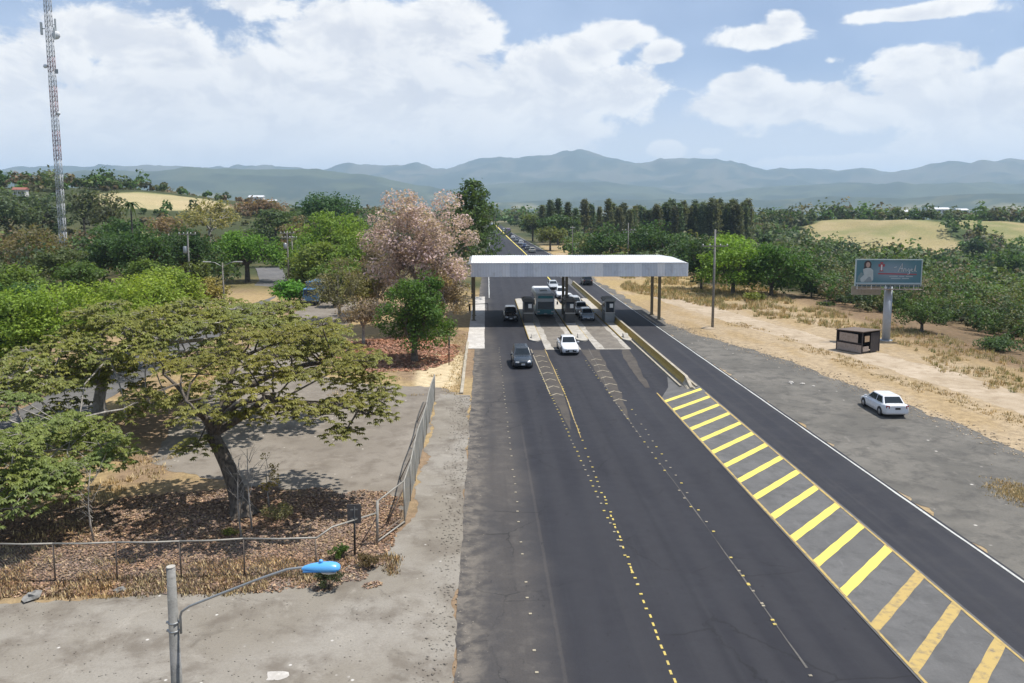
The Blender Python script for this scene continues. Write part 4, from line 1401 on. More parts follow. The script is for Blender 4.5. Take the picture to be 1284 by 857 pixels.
MB().box((-W_ / 2, 0, .95), (.05, D_, .10)).build('counter_edge', M['kdark'], tk)
MB().box((-.62, -D_ / 2 - .01, 1.45), (.72, .04, .62)).build('menu_board', paint('menu_print', (.40, .27, .16), .6, dirt=.8, scale=9, dirtcol=(.5, .48, .44)), tk)
MB().box((-.75, -D_ / 2, .42), (.9, .04, .5)).build('front_board', posters, tk)

# ------------------------------------------------------------------ vehicles (front = +y)
def loft(secs):
    """secs = list of closed rings (same count) -> MB with end caps"""
    n = len(secs[0])
    vs = [p for s_ in secs for p in s_]
    fs = []
    for i in range(len(secs) - 1):
        for k in range(n):
            k2 = (k + 1) % n
            fs.append((i * n + k, i * n + k2, (i + 1) * n + k2, (i + 1) * n + k))
    mb = MB().add(vs, fs, True)
    mb.add(secs[0], [tuple(range(n))])
    mb.add(secs[-1], [tuple(range(n))[::-1]])
    return mb


STY = {
    #        L     W    H    belt  hood  boot  cabin base y0,y1  roof y0,y1   (rear..front), clearance
    'sedan': dict(L=4.45, W=1.74, H=1.46, belt=.90, hood=.86, tail=.98, cb=(-1.72, 1.05), cr=(-1.2, .30), wb=1.30),
    'hatch': dict(L=3.95, W=1.70, H=1.50, belt=.92, hood=.88, tail=.95, cb=(-1.80, .95), cr=(-1.45, .25), wb=1.22),
    'suv': dict(L=4.5, W=1.82, H=1.72, belt=1.05, hood=1.02, tail=1.08, cb=(-2.12, .95), cr=(-1.85, .30), wb=1.33),
    'van': dict(L=4.7, W=1.80, H=1.95, belt=1.08, hood=1.02, tail=1.10, cb=(-2.25, 1.55), cr=(-2.1, .95), wb=1.42),
    'pickup': dict(L=5.0, W=1.78, H=1.68, belt=1.02, hood=1.00, tail=1.02, cb=(-.75, 1.05), cr=(-.50, .42), wb=1.55),
}


def car(x, y, heading, paintm, style, label, full=True, z=.03, cat='car', group='vehicles on the road', name='car'):
    s_ = STY[style]
    L, W, Ht, belt = s_['L'], s_['W'], s_['H'], s_['belt']
    t = thing(name, label, cat, (x, y, z), heading, group)
    hw = W / 2
    secs = []
    prof = [(-L / 2, .42, s_['tail'] - .10, .86), (-L / 2 + .06, .30, s_['tail'] - .03, .93), (-L / 2 + .35, .22, s_['tail'], .985), (-L * .25, .20, belt, 1.0), (0, .20, belt - .01, 1.0),
            (L * .22, .20, belt - .02, 1.0), (L / 2 - .75, .21, s_['hood'] - .05, .985), (L / 2 - .22, .24, s_['hood'] - .20, .93), (L / 2 - .05, .30, s_['hood'] - .32, .84), (L / 2, .38, s_['hood'] - .42, .78)]
    for (yy, zb_, zt_, wf) in prof:
        w_ = hw * wf
        zm = zb_ + (zt_ - zb_) * .55
        half = [(w_ * .90, zb_), (w_ * .985, zb_ + .08), (w_, zm), (w_ * .965, zt_ - .08), (w_ * .90, zt_ - .02), (w_ * .55, zt_ + .02)]
        ring = [(a, yy, b_) for a, b_ in half] + [(-a, yy, b_) for a, b_ in half[::-1]]
        secs.append(ring)
    loft(secs).build('body', paintm, t)
    # cabin
    (b0, b1), (r0, r1) = s_['cb'], s_['cr']
    wbm, wr = hw * .90, hw * .70
    zr = Ht - .05
    zb_ = belt - .03
    ring0 = [(wbm, b0, zb_), (wbm, b1, zb_), (-wbm, b1, zb_), (-wbm, b0, zb_)]
    ring1 = [(wr, r0, zr), (wr, r1, zr), (-wr, r1, zr), (-wr, r0, zr)]
    ring2 = [(wr * .7, r0 + .15, Ht), (wr * .7, r1 - .12, Ht), (-wr * .7, r1 - .12, Ht), (-wr * .7, r0 + .15, Ht)]
    mb = MB()
    vs = ring0 + ring1 + ring2
    fs = []
    for i in (0, 4):
        for k in range(4):
            k2 = (k + 1) % 4
            fs.append((i + k, i + k2, i + 4 + k2, i + 4 + k))
    fs.append((8, 9, 10, 11))
    mb.add(vs, fs)
    mb.build('cabin', paintm, t, bevel=.035)

    def window(name_, a, b_, c_, d_, off=.012):
        a, b_, c_, d_ = map(Vector, (a, b_, c_, d_))
        nrm = (b_ - a).cross(d_ - a).normalized()
        ctr = (a + b_ + c_ + d_) / 4
        if nrm.dot(ctr - Vector((0, (b0 + b1) / 2, zb_))) < 0:
            nrm = -nrm
        q = [p + nrm * off for p in (a, b_, c_, d_)]
        m_ = MB().add(q + [p - nrm * .02 for p in q], [(0, 1, 2, 3), (4, 5, 1, 0), (5, 6, 2, 1), (6, 7, 3, 2), (7, 4, 0, 3)])
        return m_.build(name_, M['glass'], t)

    def pt(yb, yr, sx, f, inset=0.0):
        """point on the cabin wall at height fraction f"""
        return (sx * ((wbm + (wr - wbm) * f) - inset), yb + (yr - yb) * f, zb_ + (zr - zb_) * f)
    lo, hi = .14, .90
    for nm, yb, yr in (('windscreen', b1, r1), ('rear_window', b0, r0)):
        a, b_ = pt(yb, yr, 1, lo, .10), pt(yb, yr, -1, lo, .10)
        c_, d_ = pt(yb, yr, -1, hi, .09), pt(yb, yr, 1, hi, .09)
        window(nm, a, b_, c_, d_)
    mid = (r0 + r1) / 2 - .05
    for sx in (-1, 1):
        if style == 'pickup':
            spans = ((b0 + .14, b1 - .26, r0 + .08, r1 - .08),)
        else:
            spans = ((b0 + .28, mid - .05, r0 + .10, mid - .05), (mid + .05, b1 - .24, mid + .05, r1 - .06))
        for (ya, yb_, yc, yd) in spans:
            f0, f1 = .16, .88
            P4 = []
            for (y_, f) in ((ya + (yc - ya) * f0, f0), (yb_ + (yd - yb_) * f0, f0), (yb_ + (yd - yb_) * f1, f1), (ya + (yc - ya) * f1, f1)):
                P4.append((sx * (wbm + (wr - wbm) * f), y_, zb_ + (zr - zb_) * f))
            window('side_window', *P4)
    # wheels
    wr_ = .31 if style in ('sedan', 'hatch') else .36
    for sy in (-1, 1):
        for sx in (-1, 1):
            wy = s_['wb'] * sy
            wh = MB().lathe([(wr_ * .62, .095), (wr_ * .93, .10), (wr_, .07), (wr_, -.07), (wr_ * .93, -.10)], n=18, axis='x').build('wheel', M['tyre'], t, (sx * (hw - .075), wy, wr_))
            if sx < 0:
                wh.rotation_euler = (0, 0, PI)
            MB().lathe([(wr_ * .12, .105), (wr_ * .60, .098), (wr_ * .63, .08)], n=14, axis='x').build('rim', M['rim'], wh)
            if full:
                ar = MB()
                pts = [(math.cos(a_) * wr_ * 1.22 + wy, math.sin(a_) * wr_ * 1.22 + wr_) for a_ in np.linspace(0, PI, 10)] + [(wy - wr_ * 1.1, .24), (wy + wr_ * 1.1, .24)]
                ar.prism(pts, hw * .9, hw * .998 + .004, 'x')
                o = ar.build('wheel_arch', M['black'], t)
                if sx < 0:
                    o.scale = (-1, 1, 1)
    # lights, plates, bumpers
    for sx in (-1, 1):
        MB().box((sx * hw * .58, L / 2 - .09, s_['hood'] - .385), (.34, .20, .13), rz=-sx * .25).build('headlight', M['lamp_clear'], t, bevel=.03)
        MB().box((sx * hw * .78, -L / 2 + .07, s_['tail'] - .16), (.24, .12, .22), rz=sx * .3).build('taillight', M['lamp_red'], t, bevel=.03)
        if full:
            MB().box((sx * (hw + .09), b1 - .25, belt + .08), (.2, .1, .13)).build('mirror', paintm, t, bevel=.03)
    if full:
        MB().box((0, L / 2 - .02, s_['hood'] - .47), (.62, .06, .12)).build('grille', M['black'], t)
        MB().box((0, L / 2 + .005, .42), (1.1, .05, .14)).build('lower_grille', M['black'], t)
        MB().box((0, L / 2 + .035, .46), (.34, .015, .15)).build('licence_plate', M['plate'], t)
        MB().box((0, -L / 2 - .012, s_['tail'] - .26), (.36, .02, .14)).build('licence_plate', M['black'], t)
    if style == 'pickup':
        bed0, bed1 = -L / 2 + .12, s_['cb'][0] - .08
        MB().box((0, (bed0 + bed1) / 2, belt + .022), (W * .80, bed1 - bed0, .05)).build('cargo_bed', M['black'], t)
    return t


def carpaint(name, col):
    return paint(name, col, .28, coat=.6, dirt=.08, scale=2.0)


cp_white = carpaint('white_car_paint', (.72, .73, .75))
cp_silver = carpaint('silver_car_paint', (.42, .44, .47))
cp_dark = carpaint('dark_blue_car_paint', (.022, .032, .045))
cp_black = carpaint('black_car_paint', (.02, .02, .022))
cp_blue = carpaint('blue_car_paint', (.06, .09, .20))
cp_grey = carpaint('grey_car_paint', (.16, .17, .18))
cp_pale = carpaint('pale_blue_car_paint', (.40, .48, .55))
cp_beige = carpaint('pale_gold_car_paint', (.50, .47, .40))
TO = PI          # heading towards the camera
AW = 0.0

g_ = G(655, 462)
car(g_.x, g_.y + 1.6, TO + .02, cp_dark, 'suv', 'dark car with pale headlights driving in front of the white pickup')
g_ = G(714, 445)
car(g_.x, g_.y + 1.8, TO + .03, cp_white, 'pickup', 'white pickup leaving the toll lane towards the camera', cat='pickup', name='pickup')
g_ = G(1107, 521)
car(g_.x + .6, g_.y + 1.2, R(-2), cp_white, 'sedan', 'white sedan parked alone on the grey gravel shoulder', z=.015)
car(3.6, 103.6, TO, cp_black, 'suv', 'small dark car in canopy shade left of the left booth')
car(13.6, 103.4, TO, cp_pale, 'hatch', 'pale blue car at the front of the right toll lane queue')
car(13.5, 109.0, TO, cp_white, 'pickup', 'white pickup second in the right toll lane queue', cat='pickup', name='pickup')
car(13.4, 114.9, TO, cp_silver, 'suv', 'pale green-grey car third in the right toll lane queue')
car(13.0, 121.0, TO, cp_white, 'sedan', 'white car fourth in the right toll lane queue')
car(12.7, 128.5, TO - .03, cp_white, 'suv', 'white vehicle fifth in queue behind the centre columns')
car(12.6, 142.5, TO, cp_silver, 'sedan', 'silver car approaching the toll, seen just under the canopy edge')
car(19.6, 149.5, AW, cp_black, 'suv', 'black car driving away, half hidden by canopy fascia')
# far traffic beyond the canopy, driving away on the right
for (px_, py_, pm, sty, lab) in ((667, 317, cp_beige, 'suv', 'pale gold car nearest behind the canopy in the far queue'),
                                 (657.5, 311, cp_blue, 'sedan', 'dark blue car second in the far queue behind canopy'),
                                 (653, 307, cp_white, 'suv', 'white car third in the far queue behind canopy'),
                                 (643, 299.8, cp_white, 'sedan', 'white car fourth in the far queue, behind the lilac truck'),
                                 (661.5, 313.6, cp_grey, 'hatch', 'grey car squeezed between the pale gold and dark blue cars'),
                                 (648, 303.2, cp_silver, 'sedan', 'silver car in the far queue between two white cars'),
                                 (640, 297.4, cp_dark, 'suv', 'small dark car right behind the lilac truck'),
                                 (632, 291, cp_white, 'van', 'white van ahead of the lilac truck near the crest'),
                                 ):
    q = G(px_, py_)
    car(q.x, q.y, R(3), pm, sty, lab, full=False, z=.05)


def bus(x, y, heading, label, body, lower, L=10.5, z=.04, name='bus', cat='bus'):
    t = thing(name, label, cat, (x, y, z), heading, 'vehicles on the road')
    W, Ht = 2.5, 3.15
    hw = W / 2

    def rnd(yy, w_, z0, z1, r=.22):
        return [(w_, yy, z0), (w_, yy, z1 - r), (w_ - r * .3, yy, z1 - r * .3), (w_ - r, yy, z1), (-w_ + r, yy, z1), (-w_ + r * .3, yy, z1 - r * .3), (-w_, yy, z1 - r), (-w_, yy, z0)]
    secs = [rnd(-L / 2, hw * .94, .5, Ht - .15), rnd(-L / 2 + .2, hw, .38, Ht), rnd(L / 2 - .7, hw, .38, Ht), rnd(L / 2 - .15, hw * .97, .38, Ht - .12), rnd(L / 2, hw * .93, .45, Ht - .55)]
    loft(secs).build('body', body, t)
    MB().box((0, 0, Ht + .015), (W * .84, L - .6, .05)).build('roof', M['white_metal'], t)
    MB().box((0, L * .1, Ht + .10), (1.0, 1.4, .16)).build('roof_hatch', M['white_metal'], t, bevel=.03)
    MB().box((0, L / 2 + .005, 1.75), (W * .84, .06, 1.25), rx=.10).build('windscreen', M['glass'], t, bevel=.02)
    MB().box((0, L / 2 - .04, 2.72), (W * .8, .10, .36), rx=.35).build('destination_board', lower, t)
    MB().box((0, L / 2 + .02, .78), (W * .88, .10, .62)).build('front_panel', lower, t, bevel=.03)
    for sx in (-1, 1):
        for i in range(7):
            MB().box((sx * (hw + .006), -L / 2 + 1.1 + i * 1.28, 2.05), (.02, 1.16, .85)).build('side_window', M['glass'], t)
        MB().box((sx * (hw + .005), 0, 1.0), (.016, L - 1.2, .55)).build('side_band', lower, t)
        MB().box((sx * hw * .74, L / 2 + .08, .80), (.34, .05, .2)).build('headlight', M['lamp_clear'], t)
        MB().tube([(sx * hw, L / 2 - .1, 2.5), (sx * (hw + .3), L / 2 + .25, 2.4), (sx * (hw + .3), L / 2 + .25, 2.0)], .03, 5).build('mirror_arm', M['black'], t)
        MB().box((sx * (hw + .3), L / 2 + .25, 1.95), (.2, .08, .38)).build('mirror', M['black'], t)
        for wy in (-L * .27, L * .30):
            wh = MB().lathe([(.3, .13), (.46, .14), (.5, .1), (.5, -.1), (.46, -.14)], n=18, axis='x').build('wheel', M['tyre'], t, (sx * (hw - .12), wy, .5))
            if sx < 0:
                wh.rotation_euler = (0, 0, PI)
            MB().lathe([(.08, .16), (.28, .145), (.3, .12)], n=14, axis='x').build('rim', M['rim'], wh)
    MB().box((0, L / 2 + .09, .52), (.4, .02, .14)).build('licence_plate', M['plate'], t)
    return t


bus(8.35, 110.6, TO, 'white roofed bus with turquoise front waiting beside the left booth', paint('bus_white', (.62, .66, .68), .35, dirt=.15), paint('bus_turquoise', (.06, .27, .31), .35, dirt=.15))
q = G(618, 286)
bus(q.x, q.y + 6, TO, 'tiny white bus at the far crest of the highway', paint('far_bus_white', (.72, .73, .74), .35, dirt=.1), paint('far_bus_grey', (.30, .32, .34), .4))


def truck(x, y, heading, label, cargo, cab, L=8.0, z=.03, gap=True):
    t = thing('truck', label, 'truck', (x, y, z), heading, 'vehicles on the road')
    W = 2.4
    hw = W / 2
    MB().box((0, -1.0, 2.15), (W, L - 2.2, 2.5)).build('cargo_box', cargo, t, bevel=.04)
    for i in range(6):
        for sx in (-1, 1):
            MB().box((sx * (hw + .015), -1.0 - (L - 2.2) / 2 + .3 + i * (L - 2.8) / 5, 2.15), (.04, .07, 2.4)).build('side_rib', cargo, t)
    MB().box((0, -.2, .78), (1.0, L - .8, .22)).build('chassis', M['black'], t)
    c0 = L / 2 - 1.95
    secs = [[(hw * .95, c0, .6), (hw * .95, c0, 2.5), (-hw * .95, c0, 2.5), (-hw * .95, c0, .6)],
            [(hw * .95, c0 + 1.0, .6), (hw * .92, c0 + 1.0, 2.55), (-hw * .92, c0 + 1.0, 2.55), (-hw * .95, c0 + 1.0, .6)],
            [(hw * .95, c0 + 1.75, .6), (hw * .90, c0 + 1.45, 2.45), (-hw * .90, c0 + 1.45, 2.45), (-hw * .95, c0 + 1.75, .6)]]
    n = 4
    mb = MB().add([p for r_ in secs for p in r_], [(i * n + k, i * n + (k + 1) % n, (i + 1) * n + (k + 1) % n, (i + 1) * n + k) for i in range(2) for k in range(4)])
    mb.add(secs[0], [(0, 1, 2, 3)])
    mb.add(secs[-1], [(3, 2, 1, 0)])
    mb.build('cab', cab, t, bevel=.06)
    MB().box((0, c0 + 1.60, 1.95), (W * .80, .05, .80), rx=.16).build('windscreen', M['glass'], t)
    for sx in (-1, 1):
        MB().box((sx * hw * .945, c0 + .85, 1.95), (.06, .85, .65)).build('side_window', M['glass'], t)
        MB().box((sx * hw * .70, c0 + 1.78, .85), (.3, .06, .2)).build('headlight', M['lamp_clear'], t)
        MB().box((sx * hw * 1.12, c0 + 1.5, 2.0), (.18, .08, .42)).build('mirror', M['black'], t)
        for wy in (-L * .33, -L * .2, L * .33):
            wh = MB().lathe([(.3, .13), (.44, .14), (.48, .1), (.48, -.1), (.44, -.14)], n=16, axis='x').build('wheel', M['tyre'], t, (sx * (hw - .14), wy, .48))
            if sx < 0:
                wh.rotation_euler = (0, 0, PI)
            MB().lathe([(.08, .16), (.28, .145), (.3, .12)], n=12, axis='x').build('rim', M['rim'], wh)
    MB().box((0, c0 + 1.80, .55), (W * .92, .16, .28)).build('bumper', M['black'], t)
    return t


q = G(391, 384)
truck(q.x, q.y + 3.5, TO - .1, 'blue truck parked among the trees beside the car park', paint('truck_blue', (.05, .14, .26), .45, dirt=.3), paint('truck_cab_blue', (.08, .19, .32), .35, dirt=.2), 7.0)
q = G(636.5, 295)
truck(q.x, q.y, R(2), 'dull lilac truck ahead of the far queue of cars', paint('truck_lilac', (.28, .22, .30), .5, dirt=.3), paint('truck_cab_dark', (.06, .06, .07), .4), 9.0, .05)

# ------------------------------------------------------------------ vegetation
def leaves(P_, size, rng, up=0.75, out=None, aspect=0.55, droop=0.0, jitter=0.35):
    """folded diamond leaves: (4N,3) verts, (N,4) faces"""
    N = len(P_)
    n = rng.normal(size=(N, 3)) * 0.65
    n[:, 2] += up
    if out is not None:
        n += out
    n /= np.linalg.norm(n, axis=1)[:, None] + 1e-9
    a = rng.normal(size=(N, 3))
    if droop:
        a[:, 2] -= droop
    a -= n * (a * n).sum(1)[:, None]
    a /= np.linalg.norm(a, axis=1)[:, None] + 1e-9
    b_ = np.cross(n, a)
    s_ = size * (1 + jitter * rng.uniform(-1, 1, N))
    L = s_[:, None] * a
    W = (s_ * aspect * 0.5)[:, None] * b_
    lift = n * (s_ * 0.12)[:, None]
    v = np.stack([P_ - L * .5, P_ + W + lift, P_ + L * .5, P_ - W + lift], 1).reshape(-1, 3)
    f = np.arange(4 * N).reshape(N, 4)
    return v, f


def clump_points(rng, centres, radii, per, flat=0.65):
    N = len(centres)
    k = rng.normal(size=(N, per, 3))
    k /= np.linalg.norm(k, axis=2)[:, :, None] + 1e-9
    r = rng.uniform(0.25, 1, (N, per, 1)) ** 0.6
    off = k * r * radii[:, None, None]
    off[:, :, 2] *= flat
    return (centres[:, None, :] + off).reshape(-1, 3), (k * np.array([1, 1, 1])).reshape(-1, 3)


def limb(mb, pts, r0, r1, n=6):
    k = len(pts)
    mb.tube(pts, [r0 + (r1 - r0) * (i / (k - 1)) ** .8 for i in range(k)], n, cap=False)


def bend(a, b_, rng, amt, k=4):
    a, b_ = Vector(a), Vector(b_)
    L = (b_ - a).length
    out = []
    o = Vector(rng.normal(size=3)) * amt * L
    o.z = abs(o.z) * .6
    for i in range(k + 1):
        f = i / k
        out.append(a.lerp(b_, f) + o * math.sin(PI * f))
    return out


def crown_centres(rng, n, rx, ry, rz, low=-0.5, shell=2.4):
    P_ = []
    while len(P_) < n:
        d = rng.normal(size=3)
        d /= np.linalg.norm(d)
        if d[2] < low:
            continue
        r = rng.uniform(0, 1) ** (1 / shell)
        P_.append(d * r)
    P_ = np.array(P_)
    return P_ * np.array([rx, ry, rz])


def tree(label, x, y, ztop, zlow, radius, tint, seed, dens=1.0, leaf=None, clumpf=0.30, name='tree', group='trees around the highway', mat=None, bark=None,
         flat=.62, low=-.45, bare=0.0, trunk_r=None, ry=None, lean=(0, 0), umbrella=False, up=.75, maxleaf=15000, lumps=None):
    """tapered trunk with limbs, crown of leaf clumps; heights are absolute"""
    rng = np.random.default_rng(seed)
    gz_ = Hs(x, y)
    D_ = max(20.0, math.hypot(x, y))
    L = leaf or max(.16, .0036 * D_)
    rz = (ztop - zlow) / 2
    cz = (ztop + zlow) / 2
    if umbrella:
        cz, rz = zlow + (ztop - zlow) * .35, (ztop - zlow) * .65
    ry = ry or radius
    t = thing(name, label, 'tree', (x, y, gz_ - .1), 0, group)
    base = Vector((0, 0, 0))
    ctr = Vector((lean[0], lean[1], cz - gz_))
    nc = lumps or int(26 + 26 * dens)
    C = crown_centres(rng, nc, radius * .88, ry * .88, rz * .88, low if not umbrella else -.12)
    rad_c = radius * clumpf * rng.uniform(.75, 1.35, nc)
    area = 4 * PI * ((radius * ry) ** .8 + 2 * (radius * rz) ** .8) / 3
    N = int(min(maxleaf, dens * 1.75 * area / (.27 * L * L)))
    per = max(6, N // nc)
    Cw = C + np.array(ctr)
    pts, outd = clump_points(rng, Cw, rad_c, per, flat)
    v, f = leaves(pts, L, rng, up, outd * .45)
    o = link('crown', mesh_np('crown', v, f, mat or M['leaf']), t)
    o.color = (*[q * (1.25 if max(tint) < .09 else 1.0) for q in tint], 1)
    # trunk and limbs
    tr = trunk_r or max(.12, radius * .055)
    fork = Vector((lean[0] * .4, lean[1] * .4, max(.8, (zlow - gz_) + (ztop - zlow) * .18)))
    mb = MB()
    mb.tube([(0, 0, -.2), (0, 0, .25), tuple(fork * .55), tuple(fork)], [tr * 1.6, tr * 1.15, tr * .95, tr * .82], 8, cap=False)
    nl = 5
    order = np.argsort(np.arctan2(C[:, 1], C[:, 0]))
    for q in range(nl):
        idx = order[q * nc // nl:(q + 1) * nc // nl]
        tip = Vector(Cw[idx].mean(0))
        path = bend(fork, fork.lerp(tip, .85), rng, .10)
        limb(mb, path, tr * .62, tr * .26)
        for i in idx:
            st_ = path[2 + int(rng.integers(0, 3))]
            limb(mb, bend(st_, Cw[i], rng, .08, 3), tr * .24, .02, 5)
    mb.build('trunk', bark or M['bark'], t)
    return t


def tree_px(label, px, ytop, ylow, halfw, dist, tint, seed, **kw):
    c_ = A(px, (ytop + ylow) / 2, dist)
    zt_, zl_ = A(px, ytop, dist).z, A(px, ylow, dist).z
    rad = halfw * dist / 1000.0
    zl_ = max(zl_, Hs(c_.x, c_.y) + .2)
    return tree(label, c_.x, c_.y, zt_, zl_, rad, tint, seed, **kw)


GREEN, BRIGHT, LIME, DARK, OLIVE, DRY, GREY, PINK = (.060, .105, .030), (.105, .20, .028), (.17, .235, .045), (.030, .060, .022), (.085, .095, .040), (.19, .155, .085), (.085, .100, .065), (.46, .315, .29)
PINK = (.47, .33, .30)


# --- wide sparse trees with whorls of drooping leaves (foreground left)
def whorl_tree(label, base, fork, limbs, patches, seed, tint, tr, leaf=.26, per=58, bark=None, patch_r=1.25, nl=8, group='spreading trees by the car park'):
    rng = np.random.default_rng(seed)
    base, fork = Vector(base), Vector(fork)
    t = thing('spreading_tree', label, 'tree', tuple(base), 0, group)
    mb = MB()
    tp = bend(base + Vector((0, 0, -.2)), fork, rng, .03, 5)
    rads = [tr * 1.75, tr * 1.12, tr * .95, tr * .9, tr * .85, tr * .8]
    mb.tube([p - base for p in tp], rads, 12, cap=False)
    for k in range(5):                                  # root flare
        a_ = k * 1.26 + .4
        mb.tube([Vector((0, 0, .55)), Vector((math.cos(a_) * tr * 1.3, math.sin(a_) * tr * 1.3, .12)), Vector((math.cos(a_) * tr * 2.3, math.sin(a_) * tr * 2.3, -.12))], [tr * .7, tr * .4, tr * .12], 6, cap=False)
    nodes = []
    for L_ in limbs:
        pts = [fork] + [Vector(p) for p in L_]
        path = []
        for i in range(len(pts) - 1):
            seg = bend(pts[i], pts[i + 1], rng, .07, 4)
            path += seg if i == 0 else seg[1:]
        limb(mb, [p - base for p in path], tr * .58, tr * .13, 7)
        nodes += path[2:]
    nodes_a = np.array([tuple(p) for p in nodes])
    allp, allv = [], []
    ncount = 0
    V_, F_ = [], []
    for (cx_, cy_, cz_) in patches:
        c_ = np.array([cx_, cy_, cz_])
        d = np.linalg.norm((nodes_a - c_) * np.array([1, 1, 1.6]), axis=1)
        st_ = nodes[int(np.argmin(d))]
        sub = bend(st_, Vector(c_), rng, .10, 3)
        limb(mb, [p - base for p in sub], tr * .15, .03, 5)
        k = max(8, int(per * rng.uniform(.7, 1.3)))
        ang_ = rng.uniform(0, 2 * PI, k)
        rr_ = patch_r * rng.uniform(.05, 1.15, k) ** .6
        P_ = np.stack([c_[0] + rr_ * np.cos(ang_), c_[1] + rr_ * np.sin(ang_), c_[2] + .32 * (1 - (rr_ / patch_r) ** 2) + rng.normal(0, .14, k)], 1)
        for q in range(0, k, 6):                        # thin twigs to some tips
            limb(mb, [p - base for p in bend(Vector(c_), Vector(P_[q]), rng, .08, 2)], .028, .010, 4)
        # each whorl: nl leaves around the tip, drooping outwards
        th = rng.uniform(0, 2 * PI, (k, 1)) + np.arange(nl)[None, :] * 2 * PI / nl
        ax = np.stack([np.cos(th), np.sin(th), -.35 - .5 * rng.uniform(0, 1, th.shape)], -1)
        ax /= np.linalg.norm(ax, axis=2)[:, :, None]
        sd = np.stack([-np.sin(th), np.cos(th), np.zeros_like(th)], -1)
        sz = leaf * rng.uniform(.75, 1.25, (k, nl, 1))
        p0 = np.repeat(P_[:, None, :], nl, 1)
        lift = np.array([0, 0, 1.0]) * sz * .10
        vv = np.stack([p0, p0 + ax * sz * .5 + sd * sz * .24 + lift, p0 + ax * sz + np.array([0, 0, -.06]) * sz, p0 + ax * sz * .5 - sd * sz * .24 + lift], 2).reshape(-1, 3)
        V_.append(vv)
    V_ = np.concatenate(V_) - np.array(tuple(base))
    o = link('crown', mesh_np('crown', V_, np.arange(len(V_)).reshape(-1, 4), M['leaf']), t)
    o.color = (*tint, 1)
    mb.build('trunk', bark or M['bark'], t)
    return t


def dome_patches(rng, cx_, cy_, z0, rx, ry, drop, n, gap=.9, skip=None):
    out = []
    tries = 0
    while len(out) < n and tries < 4000:
        tries += 1
        a_, r_ = rng.uniform(0, 2 * PI), rng.uniform(0, 1) ** .5
        x, y = cx_ + rx * r_ * math.cos(a_), cy_ + ry * r_ * math.sin(a_)
        z = z0 - drop * r_ * r_ + rng.normal(0, .5)
        if skip and skip(x, y, z):
            continue
        if any((x - q[0]) ** 2 + (y - q[1]) ** 2 + 1.5 * (z - q[2]) ** 2 < gap * gap for q in out):
            continue
        out.append((x, y, z))
    return out


rng = np.random.default_rng(11)
b1 = G(306, 646)
f1 = A(266, 545, 39.0)
holes = [(-11.6, 39.6, 1.5), (-8.4, 37.6, 1.1), (-14.2, 39.0, 1.2), (-7.4, 41.2, .9)]
skip1 = lambda x, y, z: any((x - h[0]) ** 2 + (y - h[1]) ** 2 < h[2] ** 2 for h in holes)
pt1 = dome_patches(rng, -10.9, 39.0, 8.6, 6.0, 5.4, 2.6, 38, 1.3, skip1)
pt1 += [tuple(A(px_, py_, d_)) for px_, py_, d_ in ((470, 520, 38.5), (450, 500, 39), (430, 545, 38), (405, 520, 38.5), (480, 490, 40), (245, 560, 38), (300, 520, 37.5), (228, 505, 39.5), (345, 520, 38), (380, 470, 39), (440, 470, 40), (465, 450, 41), (330, 470, 38.5), (285, 480, 39), (260, 470, 40), (405, 440, 41))]
whorl_tree('spreading tree with thick leaning trunk in the leaf litter by fence', b1, f1,
           [[(-10.8, 39.2, 5.5), (-8.0, 38.4, 5.3), (-5.6, 38.0, 4.9)], [(-10.8, 40.2, 6.4), (-7.6, 40.6, 6.9), (-5.6, 40.8, 6.2)], [(-12.6, 40.8, 7.1), (-11.6, 43.2, 7.4)],
            [(-14.8, 39.6, 5.4), (-16.0, 39.8, 6.6)], [(-13.6, 37.2, 5.4), (-13.2, 35.2, 6.3)], [(-11.6, 37.4, 5.6), (-9.4, 35.6, 6.1)]],
           pt1, 21, (.165, .165, .052), .40, leaf=.205, per=62, patch_r=1.05)

b2 = G(124, 520)
f2 = A(133, 470, b2.y)
pt2 = dome_patches(rng, -19.5, 55.0, 7.6, 10.0, 6.8, 1.9, 78, 1.3)
pt2 += dome_patches(rng, -27.5, 51.5, 5.2, 3.4, 5.2, 1.6, 22, 1.15)
pt2 += [tuple(A(px_, py_, d_)) for px_, py_, d_ in ((66, 462, 54), (96, 476, 53), (146, 466, 54), (178, 486, 52), (204, 458, 54), (236, 448, 54), (62, 520, 50), (92, 538, 48), (124, 548, 47), (158, 524, 49),
                                                      (40, 556, 47), (20, 500, 52), (10, 470, 54), (36, 440, 56), (190, 512, 50), (84, 505, 51), (60, 575, 45), (110, 450, 55), (160, 440, 55), (210, 500, 51))]
whorl_tree('broad spreading tree behind the leaning one, pale bare limbs showing', b2, f2,
           [[(-24.5, 56, 5.2), (-20, 57, 6.2), (-15.5, 58, 6.4)], [(-25, 52, 4.8), (-21, 50.5, 5.6), (-17, 51, 5.8)], [(-28, 59, 5.5), (-24, 62, 6.3)], [(-29, 52, 4.4), (-28.5, 48, 4.6)], [(-23.5, 54, 5.4), (-17, 54.5, 6.0), (-13, 55, 6.0)]],
           pt2, 22, (.155, .170, .055), .42, leaf=.27, per=60, bark=M['bark_pale'], patch_r=1.35, nl=7)

